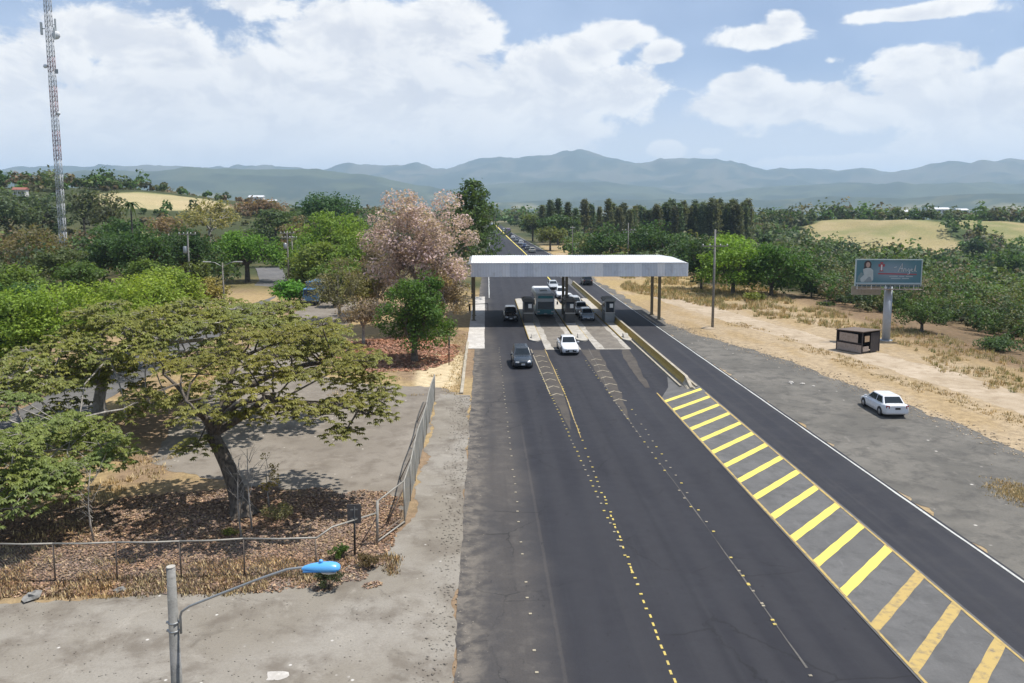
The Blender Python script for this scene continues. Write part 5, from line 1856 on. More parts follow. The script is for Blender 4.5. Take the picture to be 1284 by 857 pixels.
b3 = Vector((-24.5, 37.5, 0))
rng3 = np.random.default_rng(33)
pt3 = dome_patches(rng3, -20.6, 37.6, 4.2, 3.0, 4.0, 1.3, 26, .9)
pt3 += dome_patches(rng3, -20.4, 34.4, 3.0, 2.4, 2.6, .9, 16, .85)
pt3 += dome_patches(rng3, -25.5, 42.0, 4.0, 3.0, 3.5, 1.0, 16, 1.0)
whorl_tree('low leafy tree at the left frame edge with long bare limb', b3, b3 + Vector((.3, .2, 2.0)),
           [[(-22.5, 38.2, 2.9), (-20, 38, 3.3)], [(-23, 41, 3.2), (-20.2, 44.5, 3.6), (-17.5, 47.5, 4.6)], [(-22.5, 35.8, 2.6), (-20.5, 34.2, 2.7)]],
           pt3, 23, (.140, .175, .060), .20, leaf=.22, per=60, bark=M['bark_pale'], patch_r=1.05, nl=8)

# --- pink blossoming tree and its neighbours
tree_px('large tree covered in pale pink blossom beside the toll plaza', 525, 221, 388, 73, 96, (.41, .305, .315), 41, dens=1.25, leaf=.34, mat=M['blossom'], maxleaf=30000, clumpf=.22, trunk_r=.38, low=-.85, bark=M['bark_pale'], lumps=90, flat=.75)
tree_px('brownish lower half-bare tree under the pink blossom', 554, 328, 412, 42, 93, (.23, .185, .14), 42, dens=.8, leaf=.30, maxleaf=6000, bark=M['bark_pale'], clumpf=.24, low=-.7)
tree_px('round mid green tree in front of the pink blossom tree', 519, 336, 456, 55, 76, (.062, .115, .026), 43, dens=1.1, leaf=.28, maxleaf=16000, trunk_r=.32, low=-.75, flat=.8, clumpf=.24, lumps=70)
tree_px('leafless greyish purple bush left of the green tree', 455, 368, 418, 36, 86, (.17, .135, .115), 44, dens=.45, leaf=.26, maxleaf=4500, bark=M['bark_pale'], low=-.8)
tree_px('thin grey-green half-bare tree behind the car park', 425, 318, 398, 44, 104, (.13, .125, .072), 45, dens=.42, leaf=.34, maxleaf=5000, bark=M['bark_pale'], low=-.7)
tree_px('yellowish green shrub tree between truck and pink tree', 452, 330, 395, 26, 110, (.16, .165, .06), 46, dens=.55, leaf=.38, maxleaf=4000, low=-.8)


def conifer(label, x, y, ztop, zlow, rad, tint, seed, name='pine_tree', group='pines beside the highway', whorls=13, per=9, mesh=None, leaf=.5, taper=.7):
    """straight trunk with tiers of upswept boughs of needles"""
    gz_ = Hs(x, y)
    t = thing(name, label, 'tree', (x, y, gz_ - .1), 0, group)
    if mesh is not None:
        for nm, me_ in (('crown', mesh[0]), ('trunk', mesh[1])):
            o = link(nm, me_, t)
            o.color = (*tint, 1)
        return t
    rng = np.random.default_rng(seed)
    h = ztop - gz_
    lo = zlow - gz_
    mb = MB().tube([(0, 0, -.2), (0, 0, h * .5), (0, 0, h)], [h * .014, h * .009, .03], 7, cap=False)
    P_ = []
    for i in range(whorls):
        f = i / (whorls - 1)
        z = lo + (h - lo) * f ** .9
        rr_ = rad * (1.05 - f) ** taper * rng.uniform(.7, 1.2)
        nb = per if f < .9 else 4
        for k in range(nb):
            a_ = 2 * PI * k / nb + rng.uniform(-.3, .3)
            tip = Vector((math.cos(a_) * rr_, math.sin(a_) * rr_, z + rr_ * .25 + .3))
            limb(mb, [Vector((0, 0, z - .2)), tip * .5 + Vector((0, 0, z * .5 - .15)), tip], .05, .02, 4)
            for q in range(9):
                s_ = .35 + .65 * q / 8
                c_ = np.array([tip.x * s_, tip.y * s_, z + (tip.z - z) * s_ + .1])
                P_.append(c_ + rng.normal(0, .30, (5, 3)) * np.array([1, 1, 1.1]))
    P_ = np.concatenate(P_)
    v, f = leaves(P_, leaf, rng, .5, None, .35, 0)
    o = link('crown', mesh_np('crown', v, f, M['leaf']), t)
    o.color = (*tint, 1)
    mb.build('trunk', M['bark'], t)
    return t


c_ = A(592, 240, 128)
conifer('dark green pine rising behind the right side of pink tree', c_.x, 128, A(592, 234, 128).z, A(592, 335, 128).z, 5.2, (.065, .105, .048), 51, whorls=12, per=9, leaf=.7, taper=.5)

# --- left side trees, near to far
LFT = [
    ('bright lime green tree above the spreading tree, leftmost of three', 56, 344, 470, 74, 66, (.155, .225, .042), 61, dict(maxleaf=20000, low=-.7)),
    ('bright lime green tree in the middle of the three', 160, 336, 440, 72, 72, (.175, .24, .046), 62, dict(maxleaf=18000, low=-.7)),
    ('bright lime green tree nearest the dark left grove', 214, 333, 400, 46, 86, (.16, .22, .045), 63, {}),
    ('deep green tree filling the left frame edge', 4, 340, 470, 52, 66, (.045, .085, .028), 64, dict(low=-.8)),
    ('dark shaded bush at the left edge beside side road', -6, 452, 545, 30, 58, (.035, .06, .022), 65, dict(low=-.8)),
    ('dry yellow-green shrub behind the double lamp pole', 262, 344, 384, 26, 108, (.20, .175, .065), 66, dict(low=-.8, dens=.8)),
    ('round vivid green tree at the side road bend', 309, 285, 342, 47, 156, (.085, .165, .030), 67, dict(umbrella=True, dens=1.2, trunk_r=.5)),
    ('vivid green bush between side road and truck', 363, 350, 398, 26, 122, (.085, .20, .028), 68, dict(low=-.9)),
    ('yellowish green tree above the truck', 396, 300, 366, 36, 136, (.13, .17, .045), 69, dict(low=-.7)),
    ('light green domed tree left of pink tree', 416, 264, 330, 50, 160, (.125, .195, .036), 70, dict(low=-.5)),
    ('dark green domed tree on the skyline left of pink tree', 415, 242, 280, 40, 262, (.032, .068, .026), 71, dict(dens=1.2)),
    ('pale half-bare tree above the vivid green one', 262, 246, 300, 38, 214, (.195, .18, .075), 72, dict(dens=.55, bark=M['bark_pale'])),
    ('dark olive tree right of the pale half-bare tree', 345, 262, 296, 30, 250, (.05, .075, .032), 73, {}),
    ('dark green tree behind the transformer pole', 232, 282, 348, 40, 140, (.030, .058, .022), 74, dict(low=-.8)),
    ('dark green tree left of the transformer pole', 178, 286, 350, 44, 134, (.032, .062, .022), 75, dict(low=-.8)),
    ('dark green tree right of the mast foot', 128, 284, 350, 38, 138, (.036, .066, .026), 76, dict(low=-.8)),
    ('olive tree hiding the mast foot', 78, 308, 358, 36, 120, (.060, .078, .034), 77, dict(low=-.8)),
    ('brown-tinged bare tree left of mast', 44, 282, 340, 38, 150, (.115, .10, .055), 78, dict(dens=.6, bark=M['bark_pale'], low=-.7)),
    ('grey-green tree at the left skyline edge', 12, 236, 300, 42, 240, (.062, .085, .050), 79, dict(low=-.8)),
    ('tall bluish green gum tree left of mast', 52, 232, 292, 24, 250, (.062, .085, .060), 80, dict(low=-.9)),
    ('tall feathery gum tree just right of mast', 104, 228, 286, 26, 246, (.078, .098, .060), 81, dict(low=-.9, dens=.8)),
    ('feathery gum tree second right of mast', 134, 236, 290, 24, 242, (.09, .10, .058), 82, dict(low=-.9, dens=.7)),
    ('bare brown tree below the pale hill field', 212, 268, 306, 30, 226, (.17, .125, .085), 83, dict(dens=.55, bark=M['bark_pale'])),
    ('low green tree below the palm', 150, 272, 316, 34, 190, (.05, .095, .030), 84, dict(umbrella=True)),
    ('rust brown tree on the far slope left of domed tree', 326, 252, 284, 36, 330, (.15, .105, .075), 85, dict(dens=.8)),
    ('grey-brown bare tree at side road pole', 372, 268, 312, 24, 196, (.15, .125, .08), 86, dict(dens=.45, bark=M['bark_pale'])),
    ('lime green bush behind the leftmost lime tree', 20, 332, 372, 34, 96, (.10, .15, .04), 88, dict(low=-.9)),
    ('mid green tree between lime trees and dark grove', 100, 326, 372, 34, 104, (.075, .12, .035), 89, dict(low=-.9)),
    ('mid green bush under the transformer pole', 186, 322, 370, 30, 108, (.085, .13, .035), 90, dict(low=-.9)),
    ('olive green bush right of the transformer pole', 246, 326, 362, 22, 118, (.09, .115, .04), 91, dict(low=-.9)),
    ('grey-green thicket tree behind the red roofed house', 462, 300, 345, 30, 176, (.10, .12, .055), 92, dict(low=-.9)),
    ('green tree behind the yellowish one above the truck', 372, 318, 352, 22, 148, (.085, .14, .04), 93, dict(low=-.9)),
    ('olive bush left of the truck behind vivid bush', 380, 340, 372, 16, 134, (.12, .145, .05), 94, dict(low=-.9)),
    ('pale olive brush right of the truck', 418, 352, 388, 20, 118, (.15, .155, .07), 95, dict(low=-.9, dens=.7)),
    ('bright green bush before the red roofed house', 436, 322, 366, 28, 128, (.11, .17, .04), 96, dict(low=-.9)),
    ('bright yellow-green tree filling the gap left of pink tree', 438, 286, 372, 40, 138, (.12, .18, .042), 97, dict(low=-.9)),
    ('grey-brown leafless thicket tree touching the pink tree', 472, 306, 404, 34, 110, (.155, .125, .095), 98, dict(low=-.9, dens=.6, bark=M['bark_pale'])),
    ('bright green tree right of the side road bend poles', 384, 292, 362, 28, 152, (.11, .18, .04), 99, dict(low=-.9)),
    ('green tree just above the truck roof', 404, 330, 368, 22, 130, (.10, .155, .045), 100, dict(low=-.9)),
    ('low dark bush right of the rust tree', 372, 262, 286, 22, 290, (.045, .07, .03), 87, {}),
]
for (lab, px_, yt, yl, hw_, d_, tint, sd, kw) in LFT:
    kw = dict(kw)
    kw.setdefault('maxleaf', 11000)
    tree_px(lab, px_, yt, yl, hw_, d_, tint, sd, group='trees on the left', **kw)

# palm on the left slope
pp = A(163, 255, 186)
zg = Hs(pp.x, pp.y)
tpalm = thing('palm_tree', 'small palm tree standing on the left slope right of mast', 'tree', (pp.x, pp.y, zg - .1))
mb = MB().tube([(0, 0, 0), (.2, 0, (pp.z - zg) * .5), (.1, 0, pp.z - zg)], [.28, .2, .16], 8)
mb.build('trunk', M['bark'], tpalm)
rg = np.random.default_rng(5)
mb = MB()
hz = pp.z - zg
for k in range(22):
    a_ = k * 2.4
    el_ = rg.uniform(-.2, .9)
    L_ = rg.uniform(2.8, 3.8)
    prev = None
    for q in range(6):
        f = q / 5
        c_ = Vector((math.cos(a_) * L_ * f, math.sin(a_) * L_ * f, hz + L_ * (el_ * f - 1.0 * f * f)))
        w_ = Vector((-math.sin(a_), math.cos(a_), -.25)) * .42 * (1.05 - f)
        w2 = Vector((math.sin(a_), -math.cos(a_), -.25)) * .42 * (1.05 - f)
        if prev:
            mb.add([prev[0], c_, c_ + w_, prev[1]], [(0, 1, 2, 3)])
            mb.add([prev[0], prev[2], c_ + w2, c_], [(0, 1, 2, 3)])
        prev = (c_, c_ + w_, c_ + w2)
o = mb.build('fronds', M['leaf'], tpalm)
o.color = (.055, .085, .035, 1)

# --- right side trees
RGT = [
    ('bright yellow-green round tree right of the tall pale pole', 920, 295, 378, 50, 132, (.115, .195, .030), 101, dict(low=-.95, dens=1.2, maxleaf=14000)),
    ('yellow-green tree crown peeking behind the bright round one', 918, 292, 330, 36, 150, (.14, .225, .034), 102, {}),
    ('mid green dense tree right of the bright round one', 968, 300, 382, 48, 130, (.050, .105, .024), 103, dict(low=-.95, dens=1.2, maxleaf=14000)),
    ('dark green tree at right end of the bright trees', 1018, 336, 380, 20, 128, (.038, .075, .025), 104, dict(low=-.9)),
    ('dark tree in the gap left of the tall pale pole', 880, 292, 362, 28, 140, (.028, .052, .022), 105, dict(low=-.9)),
    ('wide dark green tree behind the canopy right half', 768, 280, 328, 38, 205, (.036, .070, .024), 106, dict(umbrella=True)),
    ('wide dark green tree behind canopy right end', 826, 278, 332, 44, 196, (.034, .066, .024), 107, dict(umbrella=True)),
    ('dark green tree between canopy end and bright trees', 862, 300, 345, 26, 170, (.032, .060, .024), 108, dict(low=-.8)),
    ('yellow-green shrub on the dry bank behind canopy', 742, 296, 322, 24, 216, (.115, .125, .050), 109, dict(low=-.9)),
    ('olive shrub on the bank beside the far queue', 690, 284, 304, 22, 262, (.10, .115, .042), 110, dict(low=-.9)),
    ('bushy green tree above the far highway cutting', 668, 266, 292, 18, 330, (.075, .10, .04), 111, dict(low=-.9)),
    ('dark tree above the olive shrub', 700, 268, 292, 26, 300, (.038, .068, .028), 112, dict(low=-.9)),
    ('small sparse tree right of the billboard pole', 1157, 366, 420, 34, 92, (.048, .080, .028), 113, dict(low=-.6, dens=.8, trunk_r=.2, leaf=.3)),
    ('small dark shrub alone on the brown slope', 1252, 424, 462, 28, 80, (.045, .075, .030), 114, dict(low=-.9, dens=.8, leaf=.26)),
    ('bright green bush on the slope right of sparse tree', 1215, 386, 418, 42, 112, (.060, .13, .028), 115, dict(low=-.9, ry=4)),
    ('green bush below the billboard left end', 1062, 362, 392, 24, 124, (.055, .11, .030), 116, dict(low=-.9)),
    ('yellow-green bush at the foot of the mid green tree', 945, 366, 382, 14, 122, (.14, .16, .04), 117, dict(low=-.9)),
    ('dark bush behind the kiosk', 1098, 372, 408, 22, 120, (.040, .075, .026), 118, dict(low=-.9)),
    ('dark round tree between the two far meadows', 1224, 296, 318, 14, 330, (.028, .052, .028), 119, dict(low=-.9, dens=1.1)),
    ('small dark round tree above the bright trees', 960, 292, 312, 9, 260, (.035, .06, .03), 120, dict(low=-.9)),
    ('green tree at the right frame edge below the meadow', 1268, 312, 350, 24, 230, (.045, .078, .03), 121, dict(low=-.9)),
    ('olive tree left below the billboard', 1035, 380, 400, 14, 118, (.07, .10, .035), 122, dict(low=-.9)),
]
for (lab, px_, yt, yl, hw_, d_, tint, sd, kw) in RGT:
    kw = dict(kw)
    kw.setdefault('maxleaf', 10000)
    tree_px(lab, px_, yt, yl, hw_, d_, tint, sd, group='trees on the right', **kw)

# --- row of tall slender pines on the right skyline: four shapes, copied
rpn = random.Random(9)
protos = []
for k in range(4):
    o = conifer('tall slender pine in the dark skyline row beyond the canopy', -400 - k * 20, -300, 17 + k * 1.4 + Hs(-400, -300), 7.5 + k * .5 + Hs(-400, -300), 2.3, (.085, .105, .068), 200 + k, whorls=9, per=6, leaf=.8, taper=.33)
    protos.append((o, [c for c in o.children]))
pines = []
for i in range(30):
    px_ = 842 + i * 3.25 + rpn.uniform(-1.5, 1.5)
    pines.append((px_, rpn.uniform(300, 345), rpn.uniform(252, 268), 'tall slender pine in the dark skyline row beyond the canopy', 'row of pines on the right skyline'))
for i in range(15):
    px_ = 775 + i * 4.4 + rpn.uniform(-2, 2)
    pines.append((px_, rpn.uniform(300, 360), rpn.uniform(257, 266), 'grey-green slender pine in the loose middle of the skyline row', 'loose pines in the middle of the skyline'))
for (px_, yt) in ((690, 252), (700, 250), (712, 256), (733, 253), (741, 257), (752, 260), (763, 252), (768, 258), (722, 262), (680, 258)):
    pines.append((px_, rpn.uniform(300, 330), yt, 'separate tall pine standing left of the skyline row', 'separate pines left of the skyline row'))
ORD = ['leftmost', 'second', 'third', 'fourth', 'fifth', 'sixth', 'seventh', 'eighth', 'ninth', 'tenth', 'eleventh', 'twelfth', 'thirteenth', 'fourteenth', 'fifteenth']
for grp_, txt in (('separate pines left of the skyline row', '%s from left of the separate tall pines left of skyline row'), ('loose pines in the middle of the skyline', '%s from left of the grey-green pines in the loose middle row')):
    idx = sorted([k for k in range(len(pines)) if pines[k][4] == grp_], key=lambda k: pines[k][0])
    for n_, k in enumerate(idx):
        pines[k] = pines[k][:3] + ((txt % ORD[n_]).replace('leftmost from left', 'leftmost'), grp_)
for i, (px_, d_, yt, lab, grp) in enumerate(pines):
    pr_, ch = protos[i % 4]
    if i < 4:
        r_ = pr_
    else:
        r_ = pr_.copy()
        COL.objects.link(r_)
        for c_ in ch:
            c2 = c_.copy()
            COL.objects.link(c2)
            c2.parent = r_
    tp = A(px_, yt, d_)
    zg = Hs(tp.x, d_)
    h0 = 17 + (i % 4) * 1.4
    s_ = max(.35, (tp.z - zg) / h0)
    wide = rpn.uniform(.85, 1.2) * (.9 if 'row beyond' in lab else 1.15)
    r_.location = (tp.x, d_, zg - .2)
    r_.scale = (min(1.3, s_ * wide), min(1.3, s_ * wide), s_)
    r_.rotation_euler = (0, 0, rpn.uniform(0, 6.28))
    for c_ in r_.children:
        k_ = rpn.uniform(.7, 1.35)
        c_.color = (.085 * k_ * rpn.uniform(.85, 1.2), .105 * k_, .068 * k_, 1)
    r_['label'] = lab
    r_['group'] = grp
    r_['category'] = 'tree'

# ------------------------------------------------------------------ woods that read as one mass
def in_view(x, y, m=0.06):
    a_ = np.arctan2(x, y) - PSI
    return (np.abs(a_) < 0.585 + m) & (y > 5)


def woods(name, label, pts, radii, hfac, tints, seed, per_fn, leaf_fn, cat='woodland'):
    """many small crowns in one mesh: leaf cards over lumpy ellipsoids"""
    rng = np.random.default_rng(seed)
    V_, T_ = [], []
    x, y = pts[:, 0], pts[:, 1]
    z = H(x, y)
    D_ = np.hypot(x, y)
    for i in range(len(pts)):
        r = radii[i]
        n = max(24, int(per_fn(D_[i]) * min(1.0, .22 + .30 * r)))
        hz_ = r * hfac[i]
        d = rng.normal(size=(n, 3))
        d[:, 2] = np.abs(d[:, 2]) * 1.0 - .25
        d /= np.linalg.norm(d, axis=1)[:, None]
        ph = rng.uniform(0, 6.28, 3)
        lump = 1 + .22 * np.sin(d[:, 0] * 5 + ph[0]) * np.sin(d[:, 1] * 5 + ph[1]) + .15 * np.sin(d[:, 2] * 7 + ph[2])
        rr_ = rng.uniform(.72, 1.05, n) * lump
        P_ = d * rr_[:, None] * np.array([r, r, hz_]) + np.array([x[i], y[i], z[i] + hz_ * .85])
        v, f = leaves(P_, leaf_fn(D_[i], r), rng, .5, d * .8, .75)
        V_.append(v)
        tt = tints[i] * rng.uniform(.85, 1.15)
        T_.append(np.tile(tt, (len(v), 1)))
    V_ = np.concatenate(V_)
    o = link(name, mesh_np(name, V_, np.arange(len(V_)).reshape(-1, 4), M['leaf_attr'], tint=np.concatenate(T_)))
    return tag(o, label, cat, kind='stuff')


rw = np.random.default_rng(77)


def scatter(n, x0, x1, y0, y1, keep):
    P_ = np.stack([rw.uniform(x0, x1, n), rw.uniform(y0, y1, n)], 1)
    k = keep(P_[:, 0], P_[:, 1]) & in_view(P_[:, 0], P_[:, 1])
    return P_[k]


def pal(n, base):
    base = np.array(base)
    return base[rw.integers(0, len(base), n)]


GP = [(.055, .105, .030), (.085, .125, .040), (.048, .078, .032), (.058, .09, .034), (.070, .098, .040), (.042, .068, .034), (.075, .095, .048), (.10, .105, .055), (.060, .11, .032), (.10, .09, .058)]
# right valley and hillside
keepR = lambda x, y: (x > 52 + 3 * np.sin(y / 17) - 14 * sst(150, 260, y)) & (field_mask(x, y) < .25) & (x > 53 + .22 * np.clip(112 - y, 0, 60) + 2 * np.sin(y / 5)) & (fbm(x / 26, y / 26, 3, 121) > .30)
pR = np.concatenate([scatter(13000, 40, 520, 70, 700, keepR), scatter(1500, 50, 110, 70, 200, keepR)])
dR = np.hypot(pR[:, 0], pR[:, 1])
kp_ = rw.uniform(0, 1, len(pR)) < np.clip(260 / dR, .28, 1)
pR = pR[kp_]
rR = (.42 + .58 * sst(54, 90, pR[:, 0] + .25 * np.clip(pR[:, 1] - 150, 0, 200))) * (1.0 + 3.2 * rw.uniform(0, 1, len(pR)) ** 1.8) * (1 + .25 * sst(200, 500, np.hypot(pR[:, 0], pR[:, 1])))
woods('hillside_woodland', 'mixed green and brown scrub woodland covering the right valley and hills', pR, rR, rw.uniform(.8, 1.5, len(pR)), pal(len(pR), GP), 5,
      lambda d: int(np.clip((42000 if d < 220 else 30000) / d, 36, 340)), lambda d, r: max((.0027 if d < 220 else .0037) * d, r * np.clip(d / 900, .11, .28)))
# left background
sroad = lambda y: np.interp(y, [-20, 40, 66, 100, 130, 160, 190, 230, 300], [-28, -30, -32, -33, -36.5, -42, -50, -66, -100])
keepL = lambda x, y: (field_mask(x, y) < .25) & (((x < sroad(y) - 7) & (y > 84)) | ((x > sroad(y) + 5) & (x < -20) & (y > 134)) | ((x > -22) & (x < -6) & (y > 132) & (y < 300)))
pL = scatter(9000, -420, -6, 84, 700, keepL)
dL = np.hypot(pL[:, 0], pL[:, 1])
kp_ = rw.uniform(0, 1, len(pL)) < np.clip(170 / dL, .25, .75) * np.where((pL[:, 0] > -172) & (pL[:, 0] < -70) & (pL[:, 1] > 205), .3, 1.0)
pL = pL[kp_]
rL = rw.uniform(1.5, 3.8, len(pL)) * np.where((np.hypot(pL[:, 0], pL[:, 1]) < 150) | (pL[:, 0] > -45), .55, 1.0) * np.where((pL[:, 1] > 205) & (pL[:, 0] < -60) & (pL[:, 0] > -172), .55, 1.0)
woods('left_woodland', 'mixed green and bare brown woodland covering the left slope', pL, rL, rw.uniform(.8, 1.5, len(pL)),
      pal(len(pL), GP + [(.14, .10, .065), (.12, .095, .06), (.055, .06, .04)]), 6, lambda d: int(np.clip(30000 / d, 38, 300)), lambda d, r: max(.0038 * d, r * np.clip(d / 900, .16, .28)))
# far bank of the highway, both sides, and country beyond the crest
keepC = lambda x, y: ((x > 25 + 4 * np.sin(y / 13)) & (x < 60) & (y > 165) | (x < -5) & (x > -80) & (y > 190) & ((x < -45) | (y > 230)) | (y > 640)) & (field_mask(x, y) < .25)
pC = scatter(3600, -90, 70, 165, 660, keepC)
pC2 = scatter(9000, -950, 1150, 640, 1900, lambda x, y: (fbm(x / 90, y / 90, 3, 131) > .44))
pC = np.concatenate([pC[rw.uniform(0, 1, len(pC)) < .45], pC2])
rC = np.where(pC[:, 1] > 640, rw.uniform(4, 8.5, len(pC)), rw.uniform(1.2, 3.0, len(pC)))
woods('far_woodland', 'distant green woods beyond the highway crest', pC, rC, rw.uniform(.7, 1.2, len(pC)), pal(len(pC), GP), 7,
      lambda d: int(np.clip(12000 / d, 18, 80)), lambda d, r: max(.0044 * d, r * .30))


# ------------------------------------------------------------------ dry grass, fallen leaves
def grass(name, label, pts, hts, tints, seed, blades=7, wfac=.055):
    rng = np.random.default_rng(seed)
    n = len(pts)
    z = H(pts[:, 0], pts[:, 1]) - .04
    base = np.stack([pts[:, 0], pts[:, 1], z], 1)
    b_ = np.repeat(base, blades, 0) + rng.normal(0, .12, (n * blades, 3)) * np.array([1, 1, 0])
    h = np.repeat(hts, blades) * rng.uniform(.6, 1.2, n * blades)
    th = rng.uniform(0, 2 * PI, n * blades)
    lean_ = rng.uniform(.1, .6, n * blades)
    side = np.stack([-np.sin(th), np.cos(th), np.zeros_like(th)], 1) * (h * wfac + .02)[:, None]
    dirv = np.stack([np.cos(th) * lean_, np.sin(th) * lean_, np.ones_like(th)], 1)
    tip = b_ + dirv * h[:, None]
    V_ = np.stack([b_ - side, b_ + side, tip], 1).reshape(-1, 3)
    T_ = np.repeat(tints, blades * 3, 0)
    o = link(name, mesh_np(name, V_, np.arange(len(V_)).reshape(-1, 3), M['dryleaf'], tint=T_))
    return tag(o, label, 'grass', kind='stuff')


ST = [(.38, .30, .165), (.33, .26, .145), (.28, .215, .12), (.43, .35, .21)]
SG = ST + [(.20, .19, .075), (.16, .17, .07)]
pg = scatter(26000, 22, 62, 40, 175, lambda x, y: (x > 43 + 2 * np.sin(y / 6) - 16 * sst(92, 130, y)) & (x < 51 + 2 * np.sin(y / 11)) & (fbm(x / 3, y / 3, 3, 141) > .42))
d_ = np.hypot(pg[:, 0], pg[:, 1])
grass('dry_grass_bank', 'tall straw coloured grass along the right bank', pg, rw.uniform(.2, .5, len(pg)) * (1 + .5 * sst(95, 120, d_)), pal(len(pg), SG), 8, 9, .035)
pg = scatter(9000, 29, 45, 34, 100, lambda x, y: (np.abs(x - (39.5 - .115 * (y - 44)) + 1.0) < .9 + .8 * fbm(x / 3, y / 3, 3, 143)) & (fbm(x / 2, y / 2, 3, 144) > .45))
grass('dry_grass_strip', 'low straw strip between gravel shoulder and dirt track', pg, rw.uniform(.10, .26, len(pg)), pal(len(pg), ST), 9, 5, .12)
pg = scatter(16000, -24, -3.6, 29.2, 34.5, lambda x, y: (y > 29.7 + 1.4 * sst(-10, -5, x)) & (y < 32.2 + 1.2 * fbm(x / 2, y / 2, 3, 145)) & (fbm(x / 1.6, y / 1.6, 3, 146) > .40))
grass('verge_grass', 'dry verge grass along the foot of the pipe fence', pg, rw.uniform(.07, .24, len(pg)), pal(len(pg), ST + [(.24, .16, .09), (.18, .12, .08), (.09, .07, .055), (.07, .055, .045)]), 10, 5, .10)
pg = scatter(5000, -14, -1.9, 62, 92, lambda x, y: (x > -2.6 - 1.2 * fbm(x, y / 4, 3, 147)) | (fbm(x / 2, y / 2, 3, 148) > .6))
grass('kerb_grass', 'thin dry grass along the kerb below the pink tree', pg, rw.uniform(.08, .2, len(pg)), pal(len(pg), ST), 11, 5, .12)
pg = scatter(7000, -34, -18, 30, 75, lambda x, y: (np.abs(x + 26.4 - (y - 50) * .10) < 1.4) | ((x > -21.8) & (x < -18) & (y < 47)) & (fbm(x / 2, y / 2, 3, 149) > .42))
grass('side_road_grass', 'dry grass fringe between side road and car park', pg, rw.uniform(.10, .3, len(pg)), pal(len(pg), ST), 12, 5, .10)


def litter(name, label, pts, size, tints, seed):
    rng = np.random.default_rng(seed)
    P_ = np.stack([pts[:, 0], pts[:, 1], H(pts[:, 0], pts[:, 1]) + rng.uniform(0.0, .05, len(pts))], 1)
    v, f = leaves(P_, size, rng, 2.2, None, .6)
    o = link(name, mesh_np(name, v, f, M['dryleaf'], tint=np.repeat(tints, 4, 0)))
    return tag(o, label, 'leaves', kind='stuff')


LT = [(.20, .135, .10), (.26, .18, .125), (.135, .10, .085), (.29, .215, .14), (.17, .115, .09), (.14, .105, .09)]
pl_ = scatter(80000, -27, -4, 29.8, 44, lambda x, y: (ell(x, y, -14, 35.3, 11.5, 6) + .5 * fbm(x / 2, y / 2, 3, 151) < 1.3))
litter('fallen_leaves', 'carpet of brown fallen leaves under the leaning tree', pl_, .135, pal(len(pl_), LT), 13)
pl_ = scatter(20000, -17, -2.5, 66, 96, lambda x, y: (ell(x, y, -9, 81, 6.5, 9) + .5 * fbm(x / 2, y / 2, 3, 152) < 1.3))
litter('reddish_leaves', 'reddish fallen leaves under the green and pink trees', pl_, .30, pal(len(pl_), [(.24, .12, .085), (.30, .17, .12), (.19, .11, .08)]), 14)


# ------------------------------------------------------------------ saplings, shrubs, small clutter
def sapling(label, px_, py_, h, seed, n=14, leafy=None, bark=None):
    q = G(px_, py_)
    rng = np.random.default_rng(seed)
    t = thing('sapling', label, 'sapling', (q.x, q.y, -.05), 0, 'thin saplings near the fence')
    mb = MB().tube(bend((0, 0, 0), (rng.normal() * .1, 0, h), rng, .02, 4), [.045, .04, .032, .024, .012], 6)
    tips = []
    for k in range(n):
        z = h * rng.uniform(.3, .95)
        a_ = rng.uniform(0, 6.28)
        L_ = h * .3 * rng.uniform(.5, 1)
        tip = Vector((math.cos(a_) * L_ * .6, math.sin(a_) * L_ * .6, z + L_ * .8))
        limb(mb, bend((0, 0, z), tip, rng, .06, 2), .018, .006, 4)
        tips.append(tuple(tip))
        for r_ in range(2):
            t2 = tip + Vector(rng.normal(size=3)) * .18 * h * .4
            limb(mb, [tip * .6 + Vector((0, 0, z * .4)), t2], .010, .004, 4)
    mb.build('trunk', bark or M['bark_pale'], t)
    if leafy:
        P_, o_ = clump_points(rng, np.array(tips), np.full(len(tips), .28), 22, .7)
        v, f = leaves(P_, .13, rng, .6)
        o = link('foliage', mesh_np('foliage', v, f, M['leaf']), t)
        o.color = (*leafy, 1)
    return t


sapling('bare sapling rising above the pipe fence at left', 118, 680, 3.4, 301)
sapling('bare twin-stemmed sapling in front of the leaning trunk', 303, 676, 3.6, 302, 10)
sapling('thin bare sapling just right of the leaning trunk', 316, 664, 3.9, 303, 8)
sapling('sparse yellowish sapling right of the leaning trunk', 338, 640, 2.3, 304, 12, (.24, .19, .06))
sapling('small bright green sapling under the pale bare limb', 130, 590, 1.9, 305, 16, (.075, .17, .03))


def shrub(label, px_, py_, r, h, tint, seed, n=700, leaf=.09, mat=None):
    q = G(px_, py_)
    rng = np.random.default_rng(seed)
    zg = Hs(q.x, q.y)
    t = thing('shrub', label, 'shrub', (q.x, q.y, zg - .03), 0, 'small shrubs')
    mb = MB()
    tips = []
    for k in range(16):
        a_ = rng.uniform(0, 6.28)
        tip = Vector((math.cos(a_) * r * rng.uniform(.2, .9), math.sin(a_) * r * rng.uniform(.2, .9), h * rng.uniform(.45, 1)))
        limb(mb, bend((0, 0, 0), tip, rng, .08, 2), .014, .005, 4)
        tips.append(tuple(tip))
    mb.build('stems', M['bark'], t)
    P_, o_ = clump_points(rng, np.array(tips), np.full(16, r * .35), n // 16, .8)
    v, f = leaves(P_, leaf, rng, .6)
    o = link('foliage', mesh_np('foliage', v, f, mat or M['leaf']), t)
    o.color = (*tint, 1)
    return t


